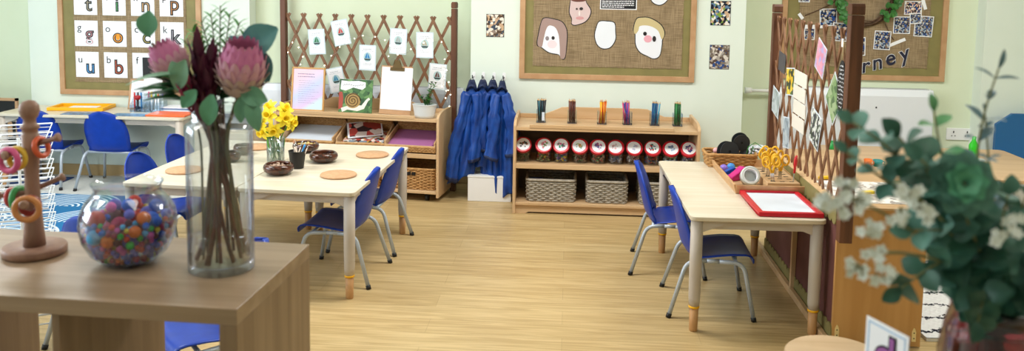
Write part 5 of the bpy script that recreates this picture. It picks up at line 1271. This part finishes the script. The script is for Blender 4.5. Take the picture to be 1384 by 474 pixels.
sprig('eucalyptus_sprig', 'eucalyptus sprig with a long pale blade leaf pointing left', [(-.84, 1.86, 1.34), (-.87, 1.84, 1.40)], [((-.865, 1.83, 1.398), (-1, -.05, -.20), .125, .026, (0, -.3, 1)), ((-.875, 1.84, 1.36), (.35, -.2, .9), .075, .045, UPF), ((-.86, 1.85, 1.37), (-.5, -.2, 1), .06, .04, UPF)], noisy('pale_leaf', '#7fa88a', '#6f9a80', (14, 14, 14), .5), (-.01, -.045, .03))
sprig('eucalyptus_sprig', 'eucalyptus sprig of large grey green leaves on the right of the bouquet', [(-.76, 1.93, 1.36), (-.72, 1.93, 1.44)], [((-.755, 1.92, 1.44), (.75, -.1, .5), .105, .075, UPF), ((-.725, 1.92, 1.45), (.35, -.1, -.8), .085, .06, UPF), ((-.75, 1.93, 1.43), (-.5, 0, .6), .06, .04, UPF)], noisy('blue_leaf', '#5f9494', '#4a7f84', (14, 14, 14), .5), (.045, .02, .03))
sprig('eucalyptus_sprig', 'eucalyptus sprig drooping over the front rim of the vase', [(-.80, 1.85, 1.33), (-.79, 1.835, 1.35)], [((-.79, 1.832, 1.352), (-.12, -.1, -1), .07, .044, UPF), ((-.83, 1.84, 1.36), (-.35, -.2, -.5), .05, .035, UPF)], M_euc, (.01, -.05, .03))
sprig('eucalyptus_sprig', 'eucalyptus sprig of soft leaves drooping at the right of the vase', [(-.75, 1.87, 1.34), (-.71, 1.86, 1.365)], [((-.735, 1.86, 1.355), (.9, -.1, -.25), .065, .045, UPF), ((-.712, 1.855, 1.35), (.25, -.1, -1), .085, .04, UPF), ((-.735, 1.86, 1.345), (.0, -.1, -1), .06, .03, UPF)], noisy('soft_leaf', '#6fa183', '#5a8c70', (14, 14, 14), .5), (.05, -.01, .03))
lv = []
for k in range(16):
    u = k / 16; an = PI + R.uniform(-.6, .5); lv.append(((-.87 + R.uniform(-.03, .03), 1.88 + R.uniform(-.02, .03), 1.33 + .04 * R.random()), (math.cos(an), R.uniform(-.5, .3), R.uniform(-.1, .5)), .085, .017, (0, -.4, 1)))
sprig('dark_foliage', 'dark green narrow leaves bunched at the left of the bouquet', [(-.86, 1.89, 1.35)], lv, M_dk, (-.05, 0, .03))
lv = []
for k in range(16):
    an = R.uniform(0, 2 * PI); lv.append(((-.80 + R.uniform(-.04, .05), 1.91 + R.uniform(-.02, .03), 1.33 + .05 * R.random()), (math.cos(an), math.sin(an) * .6, R.uniform(.2, 1)), .08, .02, (0, -1, .3)))
sprig('dark_foliage', 'dark green leaves filling the middle of the bouquet above the rim', [(-.80, 1.92, 1.36)], lv, M_dk, (.0, .05, .03))
# feathery fern
t = thing('fern_sprig', 'feathery green fern sprig rising at the top of the bouquet', 'foliage', (VX, VY, KZ)); g = G(); s_ = G()
for k in range(9):
    a = (k - 4) * .14; b0 = Vector((-.005, .02, .44)); pts = [b0 + Vector((math.sin(a) * u * .16, .01 * k * u * .3, math.cos(a) * u * (.185 - .016 * abs(k - 4)))) for u in [q / 8 for q in range(9)]]
    s_.tube(pts, .0014, 5)
    for q in range(2, 26):
        u = q / 26 * 8; i = min(int(u), 7); p0 = pts[i].lerp(pts[i + 1], u - i); sd = 1 if q % 2 else -1; leaf_shape(g, p0, (sd * .8 + math.sin(a), R.uniform(-.4, .4), .75), .030, .0095, nu=2, nv=3)
s_.tube(arc([(.0, .04, .03), (.0, .03, .3), (-.005, .02, .44)], .05), .003, 6); s_.obj('stem', M_gst, t); g.obj('fronds', noisy('fern_green', '#63b058', '#52a04c', (20, 20, 20), .5), t)
# small blue white thistle heads
t = thing('thistle_sprig', 'bluish white beady flower cluster at the front left of the bouquet', 'flower', (VX, VY, KZ)); g = G()
for k in range(26): g.sph((-.095 + .075 * R.random(), -.055 + .03 * R.random(), .445 + .028 * R.random()), R.uniform(.005, .008), 8)
g.obj('flower_heads', mat('thistle_blue', '#8f9fb8', .6), t); G().tube(arc([(-.03, -.03, .03), (-.03, -.03, .32), (-.06, -.04, .445)], .05), .003, 6).obj('stem', M_gst, t)
for k in range(6):
    a = k * 1.05 + .4; t = thing('bare_stem', 'reddish brown cut stem standing in the tall vase', 'stem', (VX, VY, KZ), 0, 'bare stems in the tall vase')
    q1, q2 = R.uniform(.045, .064), R.uniform(.0, .045)
    vstem(t, (q1 * math.cos(a), q1 * math.sin(a), .026), (-q2 * math.cos(a + .5), -.02 * math.sin(a), .40), (.03 * math.sin(k * 2.3), .02 * math.cos(k * 1.7), .2), R.uniform(.003, .0058))

# ---------------------------------------------------------------- fishbowl of pompoms
FX, FY = -1.053, 1.945
t = thing('fishbowl', 'round clear fishbowl full of coloured pompoms on the grey oak shelf', 'bowl', (FX, FY, KZ))
prof = [(.045, 0), (.062, .006), (.088, .028), (.105, .06), (.1115, .095), (.108, .125), (.096, .152), (.080, .170), (.074, .180), (.078, .190), (.082, .196)]
inner = [(r - .0028, z + (.004 if z < .03 else 0)) for r, z in prof[::-1]]
G().lathe(prof + [(.0815, .1975)] + inner + [(.0001, .006)], 48).obj('glass_wall', glass('bowl_glass', '#f6fafc', 0, rim='#b4c0d0', edge=.5), t)
PC = {'#d8362f': 'red', '#1f5fd0': 'blue', '#f0783c': 'orange', '#5fb0e8': 'light blue', '#6f6fd8': 'violet', '#e05fb0': 'pink', '#2fae4f': 'green', '#e8c83a': 'yellow', '#5a2a3f': 'plum', '#b03060': 'crimson'}
def rad_at(z):
    for (r0, z0), (r1, z1) in zip(prof, prof[1:]):
        if z0 <= z <= z1: return r0 + (r1 - r0) * (z - z0) / (z1 - z0)
    return .04
cells = []
rr = random.Random(12)
def try_put(r, tries, shell, zmax):
    for _ in range(tries):
        z = rr.uniform(.009 + r, zmax); lim = rad_at(z) - .0045 - r - (.30 * r if z < .05 else .0)
        if lim <= 0: continue
        q = lim * (math.sqrt(rr.random()) if not shell else rr.uniform(.93, 1)); a = rr.uniform(0, 2 * PI); p = Vector((q * math.cos(a), q * math.sin(a), z))
        if all((p - c).length > (r + r2) * .90 for c, r2 in cells): cells.append((p, r)); return p
    return None
base_mesh = {}
def pompom(p, r, c, big):
    key = (c, big)
    if key not in base_mesh:
        g = G(); n = 16 if big else 10; g.sph((0, 0, 0), 1, n)
        g.v = [tuple(Vector(v) * (1 + (.05 * rr.random() if big else 0))) for v in g.v]; o = g.obj('pompom', mat('pompom_' + c[1:], c, .75 if big else .35), None); base_mesh[key] = o
    else:
        o = base_mesh[key].copy(); COL.objects.link(o)
    o.location = (FX + p.x, FY + p.y, KZ + p.z); o.scale = (r, r, r)
    tag(o, ('large %s pompom in the fishbowl' if big else 'small %s bead ball in the fishbowl') % PC[c], 'pompom', ('large %s pompoms in the fishbowl' if big else 'small %s balls in the fishbowl') % PC[c])
named = [((-.045, -.062, .120), .020, '#d8362f'), ((.02, -.035, .150), .015, '#1f5fd0'), ((.062, -.045, .122), .016, '#f0783c'), ((.055, -.075, .098), .014, '#f0783c'), ((-.035, -.088, .085), .0175, '#5fb0e8'), ((-.002, -.090, .077), .0155, '#f0783c'), ((.002, -.082, .102), .011, '#e05fb0'),
         ((.048, -.084, .068), .0095, '#2fae4f'), ((-.055, -.07, .096), .012, '#1f5fd0'), ((.085, -.03, .112), .0125, '#1f5fd0'), ((.09, .01, .12), .012, '#6f6fd8'), ((.03, -.05, .132), .012, '#6f6fd8'), ((-.02, -.04, .145), .012, '#e05fb0'), ((0, .03, .14), .016, '#d8362f'), ((.05, .04, .13), .016, '#1f5fd0'), ((-.05, .03, .13), .016, '#6f6fd8')]
for p, r, c in named: cells.append((Vector(p), r)); pompom(Vector(p), r, c, True)
big_cols = ['#6f6fd8', '#1f5fd0', '#d8362f', '#5a2a3f', '#b03060']
for k in range(26):
    for _ in range(60):
        z = rr.uniform(.03, .11); q = rr.uniform(0, max(.001, rad_at(z) - .045)); a = rr.uniform(0, 2 * PI); p = Vector((q * math.cos(a), q * math.sin(a), z))
        if all((p - c).length > (.018 + r2) * .85 for c, r2 in cells): cells.append((p, .018)); pompom(p, .018, big_cols[k % 5], True); break
sm = ['#d8362f', '#1f5fd0', '#6f6fd8', '#b03060', '#6f6fd8', '#1f5fd0', '#f0783c', '#5a2a3f', '#2fae4f', '#e8c83a', '#d8362f', '#5fb0e8', '#e05fb0', '#b03060']
cnt = 0
for k in range(700):
    r = rr.choice((.0085, .0075, .0065, .006)); p = try_put(r, 12, k < 560, .115 if k < 560 else .125)
    if p is None: continue
    if p.y > .05 and k < 560 and rr.random() < .5: cells.pop(); continue
    pompom(p, r, rr.choice(sm), False); cnt += 1
    if cnt >= 290: break

# ---------------------------------------------------------------- ring peg toy
t = thing('peg_tree_toy', 'brown wooden peg post toy at the left of the grey oak shelf', 'toy', (-1.312, 1.975, KZ))
M_peg = noisy('peg_wood', '#a07c68', '#8d6a5a', (40, 40, 10), .45)
G().lathe([(.068, 0), (.073, .004), (.073, .018), (.070, .022), (.0001, .022)], 36).obj('foot', M_peg, t)
G().lathe([(.026, .02), (.023, .06), (.018, .13), (.0165, .20), (.019, .24), (.0205, .30), (.0175, .302), (.0175, .312), (.0215, .316), (.0215, .322), (.015, .327), (.014, .338), (.0195, .345), (.0235, .358), (.022, .372), (.014, .382), (.0001, .386)], 28).obj('post', M_peg, t)
def peg(p0, p1):
    a, b = Vector(p0), Vector(p1); d = (b - a).normalized(); G().tube([a, b - d * .012, b - d * .010, b - d * .004, b], [.0065, .0065, .010, .0115, .007], 12).obj('peg', M_peg, t)
peg((.0, 0, .272), (.082, -.01, .298)); peg((0, 0, .265), (-.018, -.078, .262)); peg((0, 0, .155), (-.095, .0, .142)); peg((0, 0, .150), (.030, -.082, .145)); peg((0, .0, .16), (.05, .055, .185))
def ring(label, c, axis, R_, r, col):
    Mx = flower_xf(Vector(c) + Vector((-1.312, 1.975, KZ)), axis); g = G(); g.M = Mx
    g.tube([(R_ * math.cos(a), R_ * math.sin(a), 0) for a in [k * PI / 16 for k in range(32)]], r, 12, closed=True); tag(g.obj('wooden_ring', mat('ring_' + col[1:], col, .35), None), label, 'ring', 'coloured rings on the peg toy')
ring('pink wooden ring on the front upper peg of the peg toy', (-.016, -.060, .2475), (-.2, -1, .05), .026, .0075, '#d6588a')
ring('orange natural wooden ring on the lower front peg of the peg toy', (.026, -.063, .131), (.30, -.95, .0), .0265, .0075, '#d08a50')
ring('yellow wooden ring behind the pink one on the peg toy', (-.010, -.038, .249), (-.2, -1, .05), .024, .0065, '#d9b43a')
ring('coral wooden ring on the right upper peg close to the post', (.030, -.004, .270), (1, -.12, .3), .022, .0065, '#d8603a')
ring('green wooden ring on the left lower peg, nearer the post', (-.034, .0, .135), (1, .0, .13), .029, .0075, '#3f9f58')
ring('red wooden ring on the left lower peg, outside the green one', (-.054, .0, .140), (1, .0, .13), .020, .006, '#c9484a')
ring('small dark red ring behind the orange ring on the peg toy', (.019, -.040, .133), (.30, -.95, .0), .020, .007, '#8f2f2a')

# ================================================================ FOREGROUND RIGHT: EUCALYPTUS VASE, CARD, STOOL
t = thing('side_table', 'low pale side table under the eucalyptus vase, just below the picture edge', 'table', (.36, 1.10, 0))
G().bx(0, .85, 0, .44, .88, .90).obj('tabletop', M_top, t, bevel=.003)
for x in (.03, .82):
    for y in (.03, .41): G().cyl((x, y, 0), (x, y, .88), .02, .022).obj('leg', M_leg, t)
NX, NY, NZ = .70, 1.38, .9005
t = thing('glass_jar_vase', 'bulging pinkish glass vase holding eucalyptus at the right edge', 'vase', (NX, NY, NZ))
G().lathe([(.055, 0), (.066, .01), (.080, .07), (.082, .12), (.074, .17), (.066, .20), (.07, .215), (.067, .216), (.063, .20), (.07, .17), (.078, .12), (.076, .07), (.06, .014), (.0001, .01)], 40).obj('glass_wall', glass('pink_glass', '#d9a8b0', .05, rim='#6f4a5f', edge=.6), t)
g = G(); g.lathe([(.062, .015), (.075, .07), (.077, .11), (.0001, .1102)], 32); g.obj('water', glass('vase_water', '#cbb3ba', 0, 1.33, '#8f7f88', .3), t)
M_e = [noisy('euc_teal', '#5f8f80', '#3f7064', (12, 12, 12), .5), noisy('euc_dark', '#3a6b58', '#285244', (12, 12, 12), .5), noisy('euc_blue', '#6f909a', '#557682', (12, 12, 12), .5), noisy('euc_light', '#6fae7a', '#4f9462', (12, 12, 12), .5)]
M_tw = mat('eucalyptus_stem', '#7a7a50', .6)
def branch(label, pts, size, n, mi, rnd=1.0, seed=0, u0=.35, two=True):
    rr = random.Random(seed); t = thing('eucalyptus_branch', label, 'foliage', (NX, NY, NZ)); P = [Vector(p) - Vector((NX, NY, NZ)) for p in pts]
    b0 = Vector((rr.uniform(-.03, .03), rr.uniform(-.03, .03), .02)); path = arc([b0] + P, .06, 4); G().tube(path, [.0032 * (1 - .55 * k / len(path)) for k in range(len(path))], 6).obj('stem', M_tw, t)
    L = [0]
    for a, b in zip(path, path[1:]): L.append(L[-1] + (b - a).length)
    def at(u):
        s = u * L[-1]
        for i in range(len(path) - 1):
            if L[i + 1] >= s: f = (s - L[i]) / max(1e-9, L[i + 1] - L[i]); return path[i].lerp(path[i + 1], f), (path[i + 1] - path[i]).normalized()
        return path[-1], (path[-1] - path[-2]).normalized()
    g = G()
    for k in range(n):
        u = u0 + (1 - u0) * (k + .5) / n; p, d = at(u); s = size * (1.1 - .45 * (k / n)) * rr.uniform(.85, 1.15); an = k * PI / 2 + rr.uniform(-.5, .5)
        x = d.orthogonal().normalized(); y = d.cross(x)
        for q in ((0, PI) if two else (0,)):
            sd = x * math.cos(an + q) + y * math.sin(an + q); dd = sd * 1 + d * .35; leaf_shape(g, p, dd, s, s * rnd, up=Vector((0, -.6, .8)) * .6 + d * .6, nu=5, nv=6, curl=.1)
    p, d = at(1); leaf_shape(g, p, d, size * .6, size * .5 * rnd, up=(0, -1, .3))
    g.obj('leaves', M_e[mi], t)
branch('tallest eucalyptus branch with sparse narrow blue leaves', [(.68, 1.36, 1.136), (.656, 1.35, 1.253), (.632, 1.34, 1.349), (.635, 1.33, 1.431), (.647, 1.32, 1.498)], .050, 8, 2, .34, 1, .55)
branch('thin bare eucalyptus branch beside the tallest one', [(.692, 1.36, 1.137), (.688, 1.38, 1.245), (.669, 1.37, 1.331), (.65, 1.36, 1.427)], .022, 5, 2, .5, 2, .5)
branch('eucalyptus branch with fresh green oval leaves before the radiator', [(.675, 1.36, 1.136), (.61, 1.3, 1.266), (.56, 1.27, 1.345), (.536, 1.25, 1.398), (.527, 1.25, 1.441)], .044, 7, 3, .62, 3, .45)
branch('eucalyptus branch arching to the upper left across the trellis post', [(.669, 1.36, 1.136), (.58, 1.28, 1.271), (.497, 1.22, 1.355), (.436, 1.2, 1.405), (.397, 1.2, 1.43)], .046, 13, 0, .8, 4)
branch('eucalyptus branch reaching left in front of the cabinet top', [(.669, 1.36, 1.136), (.565, 1.27, 1.262), (.489, 1.22, 1.322), (.434, 1.2, 1.357), (.392, 1.2, 1.388)], .040, 13, 0, .75, 5)
branch('eucalyptus branch with large round leaves in the upper middle', [(.675, 1.36, 1.136), (.552, 1.22, 1.298), (.499, 1.2, 1.37), (.461, 1.2, 1.411)], .056, 12, 1, .95, 6)
branch('eucalyptus branch with large blue green leaves left of centre', [(.675, 1.36, 1.136), (.554, 1.2, 1.293), (.511, 1.18, 1.359), (.484, 1.18, 1.384)], .052, 12, 0, .95, 7)
branch('eucalyptus branch rising at the right edge', [(.686, 1.36, 1.136), (.676, 1.3, 1.257), (.676, 1.28, 1.30), (.683, 1.28, 1.325)], .046, 13, 1, .9, 8)
branch('eucalyptus branch spreading off the right edge', [(.686, 1.36, 1.136), (.668, 1.26, 1.235), (.695, 1.26, 1.281)], .048, 13, 0, .95, 9)
branch('eucalyptus branch sweeping low to the left over the cabinet end', [(.675, 1.36, 1.136), (.565, 1.24, 1.232), (.516, 1.2, 1.228), (.477, 1.2, 1.195)], .054, 12, 1, .85, 10)
branch('eucalyptus branch at mid height pointing left', [(.675, 1.36, 1.136), (.565, 1.22, 1.255), (.525, 1.18, 1.287), (.481, 1.18, 1.285)], .054, 13, 0, .95, 11)
branch('eucalyptus branch in the centre below the green rosette', [(.678, 1.36, 1.136), (.58, 1.2, 1.253), (.552, 1.18, 1.30), (.54, 1.18, 1.32)], .052, 13, 1, 1, 12)
branch('eucalyptus branch right of the green rosette', [(.683, 1.36, 1.136), (.616, 1.22, 1.257), (.607, 1.2, 1.296), (.613, 1.2, 1.334)], .048, 13, 0, 1, 13)
branch('eucalyptus branch at the back left of the bunch', [(.695, 1.4, 1.122), (.675, 1.46, 1.196), (.643, 1.48, 1.254), (.612, 1.5, 1.28)], .054, 13, 1, .95, 14)
branch('eucalyptus branch at the back right of the bunch', [(.703, 1.4, 1.122), (.73, 1.46, 1.198), (.751, 1.5, 1.258)], .054, 13, 1, .95, 15)
branch('eucalyptus branch hanging low at the front of the vase', [(.675, 1.35, 1.136), (.62, 1.26, 1.19), (.60, 1.22, 1.18), (.585, 1.2, 1.15)], .052, 13, 1, .9, 16)
branch('eucalyptus branch hanging low at the right of the vase', [(.695, 1.35, 1.136), (.69, 1.27, 1.20), (.70, 1.22, 1.19), (.71, 1.2, 1.16)], .052, 13, 1, .9, 17)
def blossom(label, pts, cl, seed):
    rr = random.Random(seed); t = thing('blossom_sprig', label, 'flower', (NX, NY, NZ)); P = [Vector(p) - Vector((NX, NY, NZ)) for p in pts]
    G().tube(arc([Vector((0, 0, .02))] + P, .05, 4), .0022, 6).obj('stem', M_tw, t); g = G(); e = G()
    for (c, s) in cl:
        c = Vector(c) - Vector((NX, NY, NZ))
        for k in range(7):
            q = c + Vector((rr.uniform(-s, s), rr.uniform(-s, s) * .7, rr.uniform(-s, s))) * .85
            d = Vector((rr.uniform(-.7, .5), -1, rr.uniform(-.3, .8))); m4 = flower_xf(q, d); g.M = m4
            for f in range(5): a = f * 2 * PI / 5; leaf_shape(g, (0, 0, 0), (math.cos(a), math.sin(a), .25), .0085, .0062, nu=3, nv=3)
            e.tube([P[-1] * .3 + c * .7, q], .0009, 4)
    g.obj('white_petals', mat('petal_white', '#f4faf6', .6), t); e.obj('flower_stalks', M_tw, t)
blossom('white blossom sprig farthest left, beside the trellis post foot', [(.675, 1.36, 1.136), (.516, 1.2, 1.26), (.424, 1.15, 1.318), (.367, 1.13, 1.345)], (((.372, 1.13, 1.352), .014), ((.362, 1.13, 1.325), .014), ((.385, 1.13, 1.335), .014), ((.345, 1.13, 1.335), .010)), 1)
blossom('white blossom sprig low on the left over the cabinet end', [(.675, 1.36, 1.136), (.527, 1.2, 1.239), (.442, 1.14, 1.266), (.397, 1.12, 1.266)], (((.410, 1.13, 1.268), .016), ((.392, 1.13, 1.242), .016), ((.425, 1.13, 1.238), .016), ((.405, 1.13, 1.300), .012)), 2)
blossom('pale blossom sprig in the middle left of the bunch', [(.675, 1.36, 1.136), (.555, 1.2, 1.272), (.486, 1.15, 1.325), (.452, 1.14, 1.352)], (((.452, 1.13, 1.345), .015), ((.470, 1.13, 1.320), .014), ((.44, 1.13, 1.32), .012)), 3)
blossom('pale blossom sprig right of centre in the bunch', [(.675, 1.36, 1.136), (.606, 1.2, 1.263), (.598, 1.15, 1.306), (.590, 1.14, 1.318)], (((.59, 1.13, 1.31), .016), ((.572, 1.13, 1.295), .012)), 4)
t = thing('green_rosette', 'bright green layered rosette flower in the centre of the bunch', 'flower', (NX, NY, NZ)); c0 = Vector((.535, 1.165, 1.355)) - Vector((NX, NY, NZ)); g = G(); h = G()
for ly, (n, L, w, tl) in enumerate(((9, .042, .040, .15), (8, .034, .034, .45), (7, .026, .026, .8), (5, .018, .020, 1.3))):
    for k in range(n):
        a = 2 * PI * k / n + ly * .5; (g if ly < 2 else h).M = flower_xf(c0, (-.1, -1, .35)); leaf_shape(g if ly < 2 else h, (.004 * math.cos(a), .004 * math.sin(a), .004 * ly), (math.cos(a), math.sin(a), tl * .6), L, w, nu=5, nv=5, curl=.15)
g.obj('outer_leaves', M_e[0], t); h.obj('inner_leaves', mat('rosette_green', '#5aa080', .5), t); G().tube([(0, 0, .02), (-.03, -.05, .25), tuple(c0)], .004, 6).obj('stem', M_tw, t)

# letter card on the side table
t = thing('letter_card', 'white standing card with a purple letter d, before the partition cabinet', 'letter card', (.541, 1.503, .9005), math.atan2(-.085, .036))
G().bx(0, .098, 0, .0015, 0, .134).obj('card', M_paper, t)
g = G()
for a in ((.006, .0085, .006, .128), (.0895, .092, .006, .128), (.006, .092, .006, .0085), (.006, .092, .1255, .128)): g.bx(a[0], a[1], -.0006, 0, a[2], a[3])
g.obj('blue_border', mat('border_blue', '#9dbfe0', .5), t)
text('letter_outline', 'd', .10, M_ink, Matrix.Translation((.049, -.0012, .078)) @ Matrix.Rotation(PI / 2, 4, 'X'), t, .0005, .004)
text('letter_picture', 'd', .10, mat('letter_purple', '#9a5aa0', .5), Matrix.Translation((.049, -.0024, .078)) @ Matrix.Rotation(PI / 2, 4, 'X'), t, .0006, .0002)
G().prism([(.02, 0), (.05, 0), (.035, .06)], .0016, .0026).obj('card_back_stand', M_paper, t)
# stool
t = thing('round_stool', 'round pale wooden stool top at the bottom edge, before the partition cabinet', 'stool', (.80, 2.44, 0))
G().lathe([(.12, .505), (.138, .512), (.146, .520), (.146, .538), (.138, .545), (.0001, .545)], 44).obj('seat', M_disc if False else noisy('stool_wood', '#cdb08c', '#c0a27c', (3, 30, 30), .45), t)
for k in range(3):
    a = k * 2 * PI / 3 + .5; G().cyl((.13 * math.cos(a), .13 * math.sin(a), 0), (.09 * math.cos(a), .09 * math.sin(a), .508), .014, .018).obj('leg', M_foot, t)
